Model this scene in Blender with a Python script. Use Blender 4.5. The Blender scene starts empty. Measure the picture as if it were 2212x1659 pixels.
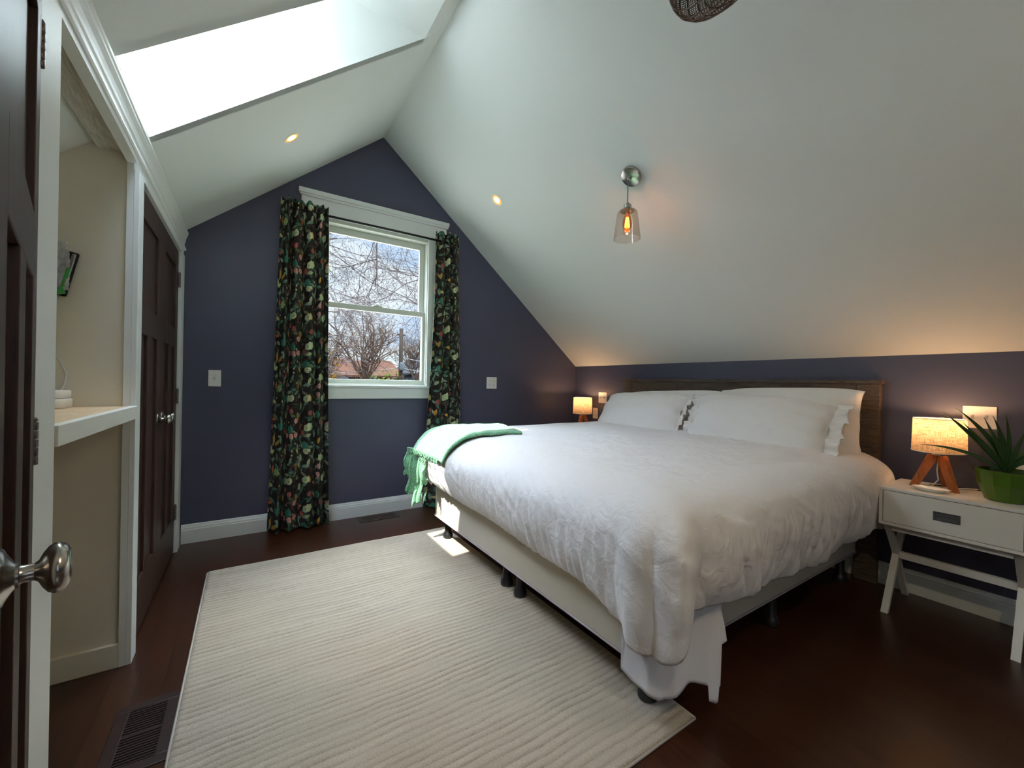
import bpy, bmesh, math, random
import numpy as np
from mathutils import Vector, Matrix, noise
random.seed(7)
sc = bpy.context.scene
COL = sc.collection
PI = math.pi

# ------------------------------------------------------------------ camera
cam_d = bpy.data.cameras.new('camera'); cam = bpy.data.objects.new('camera', cam_d); COL.objects.link(cam)
RT = Vector((0.83800733, -0.54528479, 0.02020401)); UP = Vector((-0.01595085, 0.01253093, 0.99979425)); FW = Vector((0.54542578, 0.83815719, -0.00180326))
m = Matrix((RT, UP, -FW)).transposed().to_4x4(); m.translation = Vector((0, 0, 1.15))
cam.matrix_world = m
cam_d.sensor_width = 36; cam_d.lens = 36 * 872.56 / 2212; cam_d.clip_start = 0.02; cam_d.clip_end = 400
sc.camera = cam

# ------------------------------------------------------------------ world, sun, exposure
SKY_LOW, SKY_HIGH, SUN = 0.30, 14.5, 4.2
w = bpy.data.worlds.new('sky'); sc.world = w; w.use_nodes = True
nt = w.node_tree; nt.nodes.clear()
def N(t, typ, **kw):
    n = t.nodes.new(typ)
    for k, v in kw.items():
        if k.startswith('i_'): n.inputs[k[2:]].default_value = v
        elif k[0] == '_' and k[1:].isdigit(): n.inputs[int(k[1:])].default_value = v
        else: setattr(n, k, v)
    return n
tc = N(nt, 'ShaderNodeTexCoord'); sx = N(nt, 'ShaderNodeSeparateXYZ'); nt.links.new(tc.outputs['Generated'], sx.inputs[0])
mr = N(nt, 'ShaderNodeMapRange', interpolation_type='SMOOTHSTEP'); nt.links.new(sx.outputs['Z'], mr.inputs['Value'])
mr.inputs['From Min'].default_value = 0.40; mr.inputs['From Max'].default_value = 0.85
mr.inputs['To Min'].default_value = SKY_LOW; mr.inputs['To Max'].default_value = SKY_HIGH
no = N(nt, 'ShaderNodeTexNoise', i_Scale=3.2, i_Detail=6.0, i_Roughness=0.55); mp = N(nt, 'ShaderNodeMapping'); mp.inputs['Scale'].default_value = (1, 1, 2.6)
mp.inputs['Location'].default_value = (0.3, 0.1, 0.0)
nt.links.new(tc.outputs['Generated'], mp.inputs[0]); nt.links.new(mp.outputs[0], no.inputs['Vector'])
cr = N(nt, 'ShaderNodeValToRGB'); cr.color_ramp.elements[0].position = 0.44; cr.color_ramp.elements[0].color = (0.66, 0.80, 1.08, 1)
cr.color_ramp.elements[1].position = 0.56; cr.color_ramp.elements[1].color = (1.0, 1.03, 1.12, 1)
nt.links.new(no.outputs[0], cr.inputs[0])
bg = N(nt, 'ShaderNodeBackground'); wo = N(nt, 'ShaderNodeOutputWorld')
nt.links.new(cr.outputs[0], bg.inputs[0]); nt.links.new(mr.outputs[0], bg.inputs[1]); nt.links.new(bg.outputs[0], wo.inputs[0])
sd = bpy.data.lights.new('sun', 'SUN'); sd.energy = SUN; sd.angle = math.radians(0.53); sd.color = (1.0, 0.97, 0.91)
sun = bpy.data.objects.new('sun', sd); COL.objects.link(sun)
sun.rotation_euler = Vector((-0.70, -0.267, 1.0)).to_track_quat('Z', 'Y').to_euler(); sun.location = (-5, -2, 8)
sc.view_settings.view_transform = 'Standard'; sc.view_settings.look = 'None'; sc.view_settings.gamma = 1
sc.view_settings.exposure = 1.82; sc.view_settings.use_curve_mapping = False
cy = sc.cycles; cy.max_bounces = 14; cy.diffuse_bounces = 8; cy.glossy_bounces = 5; cy.transmission_bounces = 8; cy.transparent_max_bounces = 16
cy.sample_clamp_indirect = 8.0; cy.caustics_reflective = False; cy.caustics_refractive = False

# ------------------------------------------------------------------ constants of the room (metres)
D, R, L = 3.556, 3.194, -0.395          # window wall, headboard wall, closet wall
LF = -0.377                              # front of the white casings on the closet wall
XP, ZP, TL, TR = 0.941, 3.251, 0.8306, 0.8395
BK = -2.0                                # wall behind the camera
XO = -1.30                               # outer wall under the eaves, behind the closets
def zl(x): return ZP - TL * (XP - x)
def zr(x): return ZP - TR * (x - XP)
ZK = zr(R)

# ------------------------------------------------------------------ materials
MATS = {}
def rgb(h):                               # sRGB hex to linear
    h = h.lstrip('#'); v = [int(h[i:i+2], 16) / 255 for i in (0, 2, 4)]
    return tuple(c / 12.92 if c <= .04045 else ((c + .055) / 1.055) ** 2.4 for c in v) + (1,)
def mat(name, col='#808080', rough=0.6, metal=0.0, **kw):
    if name in MATS: return MATS[name]
    m = bpy.data.materials.new(name); m.use_nodes = True; t = m.node_tree
    b = t.nodes['Principled BSDF']; b.inputs['Base Color'].default_value = rgb(col) if isinstance(col, str) else col
    b.inputs['Roughness'].default_value = rough; b.inputs['Metallic'].default_value = metal
    for k, v in kw.items(): b.inputs[k.replace('_', ' ')].default_value = v
    MATS[name] = m
    return m
def mth(t, op, a, b=None, c=None, clamp=False):
    n = t.nodes.new('ShaderNodeMath'); n.operation = op; n.use_clamp = clamp
    for i, v in enumerate((a, b, c)):
        if v is None: continue
        if isinstance(v, (int, float)): n.inputs[i].default_value = v
        else: t.links.new(v, n.inputs[i])
    return n.outputs[0]
def mixc(t, f, a, b):
    n = t.nodes.new('ShaderNodeMix'); n.data_type = 'RGBA'
    for s, v in ((n.inputs[0], f), (n.inputs[6], a), (n.inputs[7], b)):
        if isinstance(v, (int, float, tuple)): s.default_value = v
        else: t.links.new(v, s)
    return n.outputs[2]
def bump_noise(m, scale, strength, dist=0.002, detail=4, coord='Object', vec_scale=(1, 1, 1), voronoi=False):
    t = m.node_tree; b = t.nodes['Principled BSDF']; tc = t.nodes.new('ShaderNodeTexCoord')
    mp = t.nodes.new('ShaderNodeMapping'); mp.inputs['Scale'].default_value = vec_scale
    n = t.nodes.new('ShaderNodeTexNoise'); n.inputs['Scale'].default_value = scale; n.inputs['Detail'].default_value = detail
    bp = t.nodes.new('ShaderNodeBump'); bp.inputs['Strength'].default_value = strength; bp.inputs['Distance'].default_value = dist
    t.links.new(tc.outputs[coord], mp.inputs[0]); t.links.new(mp.outputs[0], n.inputs['Vector'])
    t.links.new(n.outputs[0], bp.inputs['Height']); t.links.new(bp.outputs[0], b.inputs['Normal'])
    return n
M_CEIL = mat('ceiling_paint', '#dde1dd', 0.75); bump_noise(M_CEIL, 90, 0.12, 0.002)
M_WALL = mat('slate_wall_paint', '#4d4e62', 0.42); bump_noise(M_WALL, 140, 0.12, 0.0015)
M_TRIM = mat('white_trim_paint', '#dfe2de', 0.38)
M_NICHE = mat('niche_beige_paint', '#dcd5c3', 0.6); bump_noise(M_NICHE, 90, 0.1, 0.002)
M_METAL = mat('brushed_nickel', '#b9b4ad', 0.24, 1.0)
M_HINGE = mat('dark_bronze', '#6d6460', 0.3, 1.0)
M_BLACK = mat('black_metal', '#141416', 0.4, 0.3)
M_WPLAS = mat('white_plastic', '#e9e6df', 0.35)
M_DARK = mat('dark_slot', '#191511', 0.7)
def wood(name, c1, c2, scale=(1, 1, 1), rough=0.4, ns=6, dist=1.5, bump=0.15):
    if name in MATS: return MATS[name]
    m = mat(name, c1, rough); t = m.node_tree; b = t.nodes['Principled BSDF']
    tc = t.nodes.new('ShaderNodeTexCoord'); mp = t.nodes.new('ShaderNodeMapping'); mp.inputs['Scale'].default_value = scale
    n = t.nodes.new('ShaderNodeTexNoise'); n.inputs['Scale'].default_value = ns; n.inputs['Detail'].default_value = 8; n.inputs['Roughness'].default_value = 0.62
    n.inputs['Distortion'].default_value = dist
    r = t.nodes.new('ShaderNodeValToRGB'); r.color_ramp.elements[0].position = 0.34; r.color_ramp.elements[1].position = 0.68
    r.color_ramp.elements[0].color = rgb(c1); r.color_ramp.elements[1].color = rgb(c2)
    t.links.new(tc.outputs['Object'], mp.inputs[0]); t.links.new(mp.outputs[0], n.inputs['Vector']); t.links.new(n.outputs[0], r.inputs[0])
    t.links.new(r.outputs[0], b.inputs['Base Color'])
    bp = t.nodes.new('ShaderNodeBump'); bp.inputs['Strength'].default_value = bump; bp.inputs['Distance'].default_value = 0.001
    t.links.new(n.outputs[0], bp.inputs['Height']); t.links.new(bp.outputs[0], b.inputs['Normal'])
    return m
M_DOOR = wood('dark_stained_door', '#2e1d16', '#4a3025', (14, 14, 1.0), 0.42, 5)
M_HEAD = wood('weathered_headboard_wood', '#382e27', '#6b5c50', (8, 1.2, 14), 0.6, 5, 2.0, 0.3)
M_LAMPW = wood('lamp_leg_wood', '#8a4a24', '#b56c3a', (10, 10, 1.5), 0.45, 6)
M_PLY = wood('bare_plywood', '#c9aa82', '#ddc29b', (12, 1.2, 12), 0.6, 5)
M_PLANK = wood('whitewashed_plank', '#a8a395', '#d2cec2', (9, 1.1, 9), 0.6, 5, 3.0, 0.3)

def floor_mat():
    m = mat('dark_plank_floor', '#2a1510', 0.28); t = m.node_tree; b = t.nodes['Principled BSDF']
    tc = t.nodes.new('ShaderNodeTexCoord'); s = t.nodes.new('ShaderNodeSeparateXYZ'); t.links.new(tc.outputs['Object'], s.inputs[0])
    x, y = s.outputs[0], s.outputs[1]
    W = 0.083
    xi = mth(t, 'FLOOR', mth(t, 'DIVIDE', x, W)); xf = mth(t, 'FRACT', mth(t, 'DIVIDE', x, W))
    wn = t.nodes.new('ShaderNodeTexWhiteNoise'); wn.noise_dimensions = '1D'; t.links.new(xi, wn.inputs['W'])
    yo = mth(t, 'ADD', mth(t, 'DIVIDE', y, 1.05), mth(t, 'MULTIPLY', wn.outputs[0], 7.3))
    yi = mth(t, 'FLOOR', yo); yf = mth(t, 'FRACT', yo)
    w2 = t.nodes.new('ShaderNodeTexWhiteNoise'); w2.noise_dimensions = '2D'; cb = t.nodes.new('ShaderNodeCombineXYZ')
    t.links.new(xi, cb.inputs[0]); t.links.new(yi, cb.inputs[1]); t.links.new(cb.outputs[0], w2.inputs['Vector'])
    g = t.nodes.new('ShaderNodeTexNoise'); g.inputs['Scale'].default_value = 9; g.inputs['Detail'].default_value = 8; g.inputs['Distortion'].default_value = 1.2
    mp = t.nodes.new('ShaderNodeMapping'); mp.inputs['Scale'].default_value = (9, 0.8, 1)
    va = t.nodes.new('ShaderNodeVectorMath'); va.operation = 'ADD'; t.links.new(tc.outputs['Object'], va.inputs[0]); t.links.new(w2.outputs['Color'], va.inputs[1])
    t.links.new(va.outputs[0], mp.inputs[0]); t.links.new(mp.outputs[0], g.inputs['Vector'])
    c = mixc(t, mth(t, 'MULTIPLY', g.outputs[0], 1.0), rgb('#211009'), rgb('#52301f'))
    c2 = mixc(t, mth(t, 'MULTIPLY', w2.outputs[0], 0.5), c, rgb('#2a140d'))
    ex = mth(t, 'LESS_THAN', mth(t, 'MINIMUM', xf, mth(t, 'SUBTRACT', 1.0, xf)), 0.012)
    ey = mth(t, 'LESS_THAN', mth(t, 'MINIMUM', yf, mth(t, 'SUBTRACT', 1.0, yf)), 0.0012)
    e = mth(t, 'MAXIMUM', ex, ey)
    t.links.new(mixc(t, mth(t, 'MULTIPLY', e, 0.75), c2, rgb('#0d0604')), b.inputs['Base Color'])
    bp = t.nodes.new('ShaderNodeBump'); bp.inputs['Strength'].default_value = 0.25; bp.inputs['Distance'].default_value = 0.001
    t.links.new(mth(t, 'SUBTRACT', mth(t, 'MULTIPLY', g.outputs[0], 0.5), e), bp.inputs['Height']); t.links.new(bp.outputs[0], b.inputs['Normal'])
    return m
M_FLOOR = floor_mat()

def curtain_mat():
    m = mat('botanical_print_fabric', '#16130f', 0.8); t = m.node_tree; b = t.nodes['Principled BSDF']
    uv = t.nodes.new('ShaderNodeUVMap'); uv.uv_map = 'cloth'
    s = t.nodes.new('ShaderNodeSeparateXYZ'); t.links.new(uv.outputs[0], s.inputs[0])
    U, V = s.outputs[0], mth(t, 'MODULO', s.outputs[1], 0.62)
    base = rgb('#17130f')
    nz = t.nodes.new('ShaderNodeTexNoise'); nz.inputs['Scale'].default_value = 60; t.links.new(uv.outputs[0], nz.inputs['Vector'])
    def cells(scale, ox, oy, rnd=0.75):
        cb = t.nodes.new('ShaderNodeCombineXYZ')
        t.links.new(mth(t, 'ADD', U, ox), cb.inputs[0]); t.links.new(mth(t, 'ADD', V, oy), cb.inputs[1])
        v = t.nodes.new('ShaderNodeTexVoronoi'); v.voronoi_dimensions = '2D'; v.inputs['Scale'].default_value = scale; v.inputs['Randomness'].default_value = rnd
        t.links.new(cb.outputs[0], v.inputs['Vector'])
        sv = t.nodes.new('ShaderNodeVectorMath'); sv.operation = 'SUBTRACT'
        t.links.new(cb.outputs[0], sv.inputs[0]); t.links.new(v.outputs['Position'], sv.inputs[1])
        sc_ = t.nodes.new('ShaderNodeVectorMath'); sc_.operation = 'SCALE'; t.links.new(sv.outputs[0], sc_.inputs[0]); sc_.inputs['Scale'].default_value = scale
        sp = t.nodes.new('ShaderNodeSeparateXYZ'); t.links.new(sc_.outputs[0], sp.inputs[0])
        col = t.nodes.new('ShaderNodeSeparateColor'); t.links.new(v.outputs['Color'], col.inputs[0])
        return sp.outputs[0], sp.outputs[1], col.outputs[0], col.outputs[1], col.outputs[2]
    def rot(x, y, a):
        c, s_ = mth(t, 'COSINE', a), mth(t, 'SINE', a)
        return (mth(t, 'ADD', mth(t, 'MULTIPLY', x, c), mth(t, 'MULTIPLY', y, s_)),
                mth(t, 'SUBTRACT', mth(t, 'MULTIPLY', y, c), mth(t, 'MULTIPLY', x, s_)))
    def ramp(f, cols):
        r = t.nodes.new('ShaderNodeValToRGB'); r.color_ramp.interpolation = 'CONSTANT'; e = r.color_ramp.elements
        while len(e) < len(cols): e.new(0.5)
        for i, c in enumerate(cols): e[i].position = i / len(cols); e[i].color = rgb(c)
        t.links.new(f, r.inputs[0]); return r.outputs[0]
    cur = base
    # curving stems
    sn = t.nodes.new('ShaderNodeTexNoise'); sn.inputs['Scale'].default_value = 4.5; sn.inputs['Detail'].default_value = 1; t.links.new(uv.outputs[0], sn.inputs['Vector'])
    stem = mth(t, 'LESS_THAN', mth(t, 'ABSOLUTE', mth(t, 'SUBTRACT', sn.outputs[0], 0.5)), 0.006)
    stem2 = mth(t, 'LESS_THAN', mth(t, 'ABSOLUTE', mth(t, 'SUBTRACT', sn.outputs[0], 0.42)), 0.005)
    cur = mixc(t, mth(t, 'MAXIMUM', stem, stem2), cur, rgb('#54433a'))
    def leaves(scale, ox, oy, cols, ln=0.46, wd=0.17, keep=0.9, vein=True, ang=6.28):
        nonlocal cur
        x, y, c1, c2, c3 = cells(scale, ox, oy)
        x, y = rot(x, y, mth(t, 'MULTIPLY', c1, ang))
        q = mth(t, 'DIVIDE', x, ln); q2 = mth(t, 'MULTIPLY', q, q)
        half = mth(t, 'MULTIPLY', mth(t, 'SUBTRACT', 1.0, q2), wd)
        ay = mth(t, 'ABSOLUTE', y)
        f = mth(t, 'MULTIPLY', mth(t, 'LESS_THAN', ay, half), mth(t, 'LESS_THAN', c3, keep))
        col = ramp(c2, cols)
        if vein:
            vn = mth(t, 'LESS_THAN', ay, 0.014)
            st = mth(t, 'SINE', mth(t, 'MULTIPLY', mth(t, 'SUBTRACT', mth(t, 'ABSOLUTE', x), ay), 75.0))
            vv = mth(t, 'MAXIMUM', vn, mth(t, 'MULTIPLY', mth(t, 'GREATER_THAN', st, 0.6), 0.45))
            col = mixc(t, mth(t, 'MULTIPLY', vv, 0.55), col, rgb('#22301f'))
        cur = mixc(t, f, cur, col)
    def blobs(scale, ox, oy, cols, rad, keep, lobes=5, amp=0.16, dots=True):
        nonlocal cur
        x, y, c1, c2, c3 = cells(scale, ox, oy)
        an = mth(t, 'ARCTAN2', y, x); rr = mth(t, 'SQRT', mth(t, 'ADD', mth(t, 'MULTIPLY', x, x), mth(t, 'MULTIPLY', y, y)))
        lim = mth(t, 'ADD', rad, mth(t, 'MULTIPLY', mth(t, 'SINE', mth(t, 'ADD', mth(t, 'MULTIPLY', an, float(lobes)), mth(t, 'MULTIPLY', c1, 6.28))), rad * amp))
        f = mth(t, 'MULTIPLY', mth(t, 'LESS_THAN', rr, lim), mth(t, 'LESS_THAN', c3, keep))
        col = ramp(c2, cols)
        if dots:
            pet = mth(t, 'SINE', mth(t, 'ADD', mth(t, 'MULTIPLY', an, lobes * 2.0), mth(t, 'MULTIPLY', rr, 40.0)))
            col = mixc(t, mth(t, 'MULTIPLY', mth(t, 'GREATER_THAN', pet, 0.45), 0.28), col, rgb('#f0dcc0'))
            col = mixc(t, mth(t, 'MULTIPLY', mth(t, 'LESS_THAN', rr, rad * 0.2), 0.6), col, rgb('#402018'))
        cur = mixc(t, f, cur, col)
    G = ['#4f7560', '#7a9a80', '#3c5f4d', '#8fa58e', '#5a6646', '#6c8f7c', '#355a4a', '#8f9674']
    leaves(15, 0.3, 0.1, ['#2c362c', '#38302a', '#42383c', '#303e30', '#423830'], 0.46, 0.13, 0.7)
    leaves(13.5, 0.0, 0.0, G, 0.46, 0.15, 0.72)
    leaves(13, 5.2, 3.7, G[::-1], 0.43, 0.13, 0.42)
    leaves(12, 2.2, 1.7, ['#d9a23a', '#b8602e', '#8fae8c', '#c98d35', '#5f9078', '#a8b489', '#c7b26a'], 0.38, 0.15, 0.30)
    blobs(13, 9.1, 4.4, ['#2f6e5c', '#a9bf7c', '#b7c994', '#3a7a66', '#86a26a'], 0.36, 0.18, 6, 0.12, False)
    blobs(15, 3.3, 8.2, ['#8f262b', '#cf928c', '#a8434a', '#a02228', '#c98279', '#b24034'], 0.30, 0.13, 7, 0.14)
    blobs(9, 6.6, 2.9, ['#a9bd8c', '#8f2428', '#b2c293', '#a9bd8c'], 0.25, 0.20, 2, 0.10)
    blobs(32, 1.1, 0.4, ['#b8b08a', '#a7a080', '#903a32'], 0.24, 0.12, 3, 0.05, False)
    fl = mth(t, 'ADD', 0.78, mth(t, 'MULTIPLY', nz.outputs[0], 0.4))
    vm = t.nodes.new('ShaderNodeVectorMath'); vm.operation = 'SCALE'; t.links.new(cur, vm.inputs[0]); t.links.new(fl, vm.inputs['Scale'])
    t.links.new(vm.outputs[0], b.inputs['Base Color'])
    return m
M_CURT = curtain_mat()

def cloth_mat(name, col, scale=500, strength=0.25, sheen=0.3, rough=0.85, wr=0.0):
    m = mat(name, col, rough); t = m.node_tree; b = t.nodes['Principled BSDF']
    b.inputs['Sheen Weight'].default_value = sheen
    tc = t.nodes.new('ShaderNodeTexCoord')
    n = t.nodes.new('ShaderNodeTexNoise'); n.inputs['Scale'].default_value = scale; n.inputs['Detail'].default_value = 2
    n2 = t.nodes.new('ShaderNodeTexNoise'); n2.inputs['Scale'].default_value = 16; n2.inputs['Detail'].default_value = 5; n2.inputs['Distortion'].default_value = 1.5
    t.links.new(tc.outputs['Object'], n.inputs['Vector']); t.links.new(tc.outputs['Object'], n2.inputs['Vector'])
    h = mth(t, 'ADD', mth(t, 'MULTIPLY', n.outputs[0], 0.15), mth(t, 'MULTIPLY', n2.outputs[0], wr))
    bp = t.nodes.new('ShaderNodeBump'); bp.inputs['Strength'].default_value = strength; bp.inputs['Distance'].default_value = 0.006
    t.links.new(h, bp.inputs['Height']); t.links.new(bp.outputs[0], b.inputs['Normal'])
    return m
M_DUVET = cloth_mat('white_duvet_cotton', '#e6e3e2', 500, 0.75, 0.1, 0.9, 1.3)
M_PILLOW = cloth_mat('white_pillow_cotton', '#e9e7e4', 500, 0.6, 0.1, 0.9, 0.9)
M_SHEET = cloth_mat('white_sheet_cotton', '#d6d2d3', 600, 0.3, 0.1, 0.9, 0.4)
M_BOX = cloth_mat('cream_box_spring_fabric', '#c9c0ae', 300, 0.2, 0.1, 0.8, 0.1)
M_PIPE = mat('taupe_piping', '#a89ea0', 0.7)
M_MATT = cloth_mat('white_mattress_fabric', '#d8d2c8', 300, 0.2, 0.1, 0.8, 0.1)

def fuzzy(name, c1, c2, scale):
    m = mat(name, c1, 0.95); t = m.node_tree; b = t.nodes['Principled BSDF']; b.inputs['Sheen Weight'].default_value = 0.4
    tc = t.nodes.new('ShaderNodeTexCoord'); n = t.nodes.new('ShaderNodeTexNoise'); n.inputs['Scale'].default_value = scale; n.inputs['Detail'].default_value = 3
    t.links.new(tc.outputs['Object'], n.inputs['Vector'])
    r = t.nodes.new('ShaderNodeValToRGB'); r.color_ramp.elements[0].position = 0.38; r.color_ramp.elements[1].position = 0.6
    r.color_ramp.elements[0].color = rgb(c1); r.color_ramp.elements[1].color = rgb(c2)
    t.links.new(n.outputs[0], r.inputs[0]); t.links.new(r.outputs[0], b.inputs['Base Color'])
    bp = t.nodes.new('ShaderNodeBump'); bp.inputs['Strength'].default_value = 0.8; bp.inputs['Distance'].default_value = 0.006
    t.links.new(n.outputs[0], bp.inputs['Height']); t.links.new(bp.outputs[0], b.inputs['Normal'])
    return m
M_THROW = fuzzy('green_knit', '#4a8258', '#86bd94', 170)

def rug_mat():
    m = mat('cream_ribbed_pile', '#c9c1b1', 0.95); t = m.node_tree; b = t.nodes['Principled BSDF']; b.inputs['Sheen Weight'].default_value = 0.3
    tc = t.nodes.new('ShaderNodeTexCoord')
    at = t.nodes.new('ShaderNodeAttribute'); at.attribute_name = 'pile'
    n = t.nodes.new('ShaderNodeTexNoise'); n.inputs['Scale'].default_value = 260; n.inputs['Detail'].default_value = 3
    n3 = t.nodes.new('ShaderNodeTexNoise'); n3.inputs['Scale'].default_value = 7; n3.inputs['Detail'].default_value = 4
    for q in (n, n3): t.links.new(tc.outputs['Object'], q.inputs['Vector'])
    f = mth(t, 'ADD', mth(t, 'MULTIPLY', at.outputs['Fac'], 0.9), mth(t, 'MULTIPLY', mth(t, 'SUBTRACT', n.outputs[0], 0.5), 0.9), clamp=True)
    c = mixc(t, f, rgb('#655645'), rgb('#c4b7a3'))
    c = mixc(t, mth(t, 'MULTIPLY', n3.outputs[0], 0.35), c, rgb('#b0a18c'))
    t.links.new(c, b.inputs['Base Color'])
    bp = t.nodes.new('ShaderNodeBump'); bp.inputs['Strength'].default_value = 0.7; bp.inputs['Distance'].default_value = 0.004
    t.links.new(n.outputs[0], bp.inputs['Height']); t.links.new(bp.outputs[0], b.inputs['Normal'])
    return m
M_RUG = rug_mat()

def emis(name, col, strength):
    m = bpy.data.materials.new(name); m.use_nodes = True; t = m.node_tree; t.nodes.clear()
    e = t.nodes.new('ShaderNodeEmission'); e.inputs[0].default_value = rgb(col); e.inputs[1].default_value = strength
    o = t.nodes.new('ShaderNodeOutputMaterial'); t.links.new(e.outputs[0], o.inputs[0]); return m
def glass_mat(name, tint='#ffffff', refl=1.0, ior=1.45):
    m = bpy.data.materials.new(name); m.use_nodes = True; t = m.node_tree; t.nodes.clear()
    tr = t.nodes.new('ShaderNodeBsdfTransparent'); tr.inputs[0].default_value = rgb(tint)
    gl = t.nodes.new('ShaderNodeBsdfGlossy'); gl.inputs['Roughness'].default_value = 0.02
    lw_ = t.nodes.new('ShaderNodeLayerWeight'); f5 = mth(t, 'ADD', 0.045, mth(t, 'MULTIPLY', mth(t, 'POWER', lw_.outputs['Facing'], 4.0), 0.8))
    mx = t.nodes.new('ShaderNodeMixShader'); o = t.nodes.new('ShaderNodeOutputMaterial')
    t.links.new(mth(t, 'MULTIPLY', f5, refl), mx.inputs[0]); t.links.new(tr.outputs[0], mx.inputs[1]); t.links.new(gl.outputs[0], mx.inputs[2]); t.links.new(mx.outputs[0], o.inputs[0])
    return m
M_GLASS = glass_mat('window_glass', '#f6fbfa', 0.6)
M_SHADEGLASS = glass_mat('lamp_glass', '#f7f3ef', 1.0, 1.6)
M_BULBGLASS = glass_mat('amber_bulb_glass', '#ffd2a4', 0.7)
M_FIL = emis('glowing_filament', '#ffab3c', 9)
M_DOWN = emis('downlight_glow', '#ffd692', 1.0); M_DOWN2 = emis('downlight_reflector', '#ffb452', .38)

# ------------------------------------------------------------------ mesh helpers
def new_obj(name, bm, material, parent=None, smooth=False, angle=None):
    me = bpy.data.meshes.new(name); bm.normal_update(); bm.to_mesh(me); bm.free()
    return link(name, me, material, parent, smooth, angle)
def link(name, me, material, parent=None, smooth=False, angle=None):
    for mm in (material if isinstance(material, (list, tuple)) else [material]):
        me.materials.append(mm)
    if smooth:
        me.polygons.foreach_set('use_smooth', [True] * len(me.polygons))
        if angle:
            try: me.set_sharp_from_angle(angle=math.radians(angle))
            except Exception: pass
    o = bpy.data.objects.new(name, me); COL.objects.link(o)
    if parent is not None: o.parent = parent
    return o
def tag(o, label=None, cat=None, group=None, kind=None):
    if label: o['label'] = label
    if cat: o['category'] = cat
    if group: o['group'] = group
    if kind: o['kind'] = kind
    return o
def thing(name, label, cat, loc=(0, 0, 0), rz=0.0, group=None):
    o = bpy.data.objects.new(name, None); COL.objects.link(o); o.location = loc; o.rotation_euler = (0, 0, rz)
    o.empty_display_size = 0.05
    return tag(o, label, cat, group)
def struct(name, bm, material, parent=None, label=None, **kw):
    o = new_obj(name, bm, material, parent, **kw)
    if parent is None: o['kind'] = 'structure'
    if label: o['label'] = label
    return o
def B(): return bmesh.new()
def box(bm, x0, x1, y0, y1, z0, z1, bev=0.0, mtx=None, mi=0, seg=2):
    b = bmesh.new()
    r = bmesh.ops.create_cube(b, size=1.0)
    for v in b.verts:
        v.co = Vector(((x0 + x1) / 2 + v.co.x * (x1 - x0), (y0 + y1) / 2 + v.co.y * (y1 - y0), (z0 + z1) / 2 + v.co.z * (z1 - z0)))
    if bev > 0: bmesh.ops.bevel(b, geom=b.edges[:], offset=bev, segments=seg, affect='EDGES', profile=0.5)
    merge(bm, b, mtx, mi)
def merge(bm, b, mtx=None, mi=0):
    b.verts.ensure_lookup_table(); vs = []
    for v in b.verts: vs.append(bm.verts.new(mtx @ v.co if mtx is not None else v.co))
    for f in b.faces:
        try:
            g = bm.faces.new([vs[v.index] for v in f.verts]); g.material_index = mi; g.smooth = f.smooth
        except ValueError: pass
    b.free()
def prism(bm, pts, axis, a0, a1, mi=0):
    """pts: 2D polygon; axis 'x': pts are (y,z); 'y': (x,z); 'z': (x,y)."""
    def P(p, a):
        return {'x': (a, p[0], p[1]), 'y': (p[0], a, p[1]), 'z': (p[0], p[1], a)}[axis]
    A = [bm.verts.new(P(p, a0)) for p in pts]; Bv = [bm.verts.new(P(p, a1)) for p in pts]
    n = len(pts); fs = [bm.faces.new(A), bm.faces.new(Bv[::-1])]
    for i in range(n): fs.append(bm.faces.new([A[i], Bv[i], Bv[(i + 1) % n], A[(i + 1) % n]]))
    for f in fs: f.material_index = mi
    bmesh.ops.recalc_face_normals(bm, faces=fs)
def lathe(bm, prof, seg=32, mtx=None, cap=True, mi=0):
    """prof: list of (r, z) from bottom to top about the Z axis"""
    rings = []
    for r, z in prof:
        if r < 1e-5: rings.append([bm.verts.new(tr_(mtx, (0, 0, z)))])
        else: rings.append([bm.verts.new(tr_(mtx, (r * math.cos(2 * PI * k / seg), r * math.sin(2 * PI * k / seg), z))) for k in range(seg)])
    fs = []
    for a, b in zip(rings, rings[1:]):
        for k in range(seg):
            k2 = (k + 1) % seg
            if len(a) == 1 and len(b) == 1: continue
            if len(a) == 1: fs.append(bm.faces.new([a[0], b[k2], b[k]]))
            elif len(b) == 1: fs.append(bm.faces.new([a[k], a[k2], b[0]]))
            else: fs.append(bm.faces.new([a[k], a[k2], b[k2], b[k]]))
    if cap:
        if len(rings[0]) > 1: fs.append(bm.faces.new(rings[0][::-1]))
        if len(rings[-1]) > 1: fs.append(bm.faces.new(rings[-1]))
    for f in fs: f.smooth = True; f.material_index = mi
    return fs
def tr_(m, p): p = Vector(p); return m @ p if m is not None else p
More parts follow.
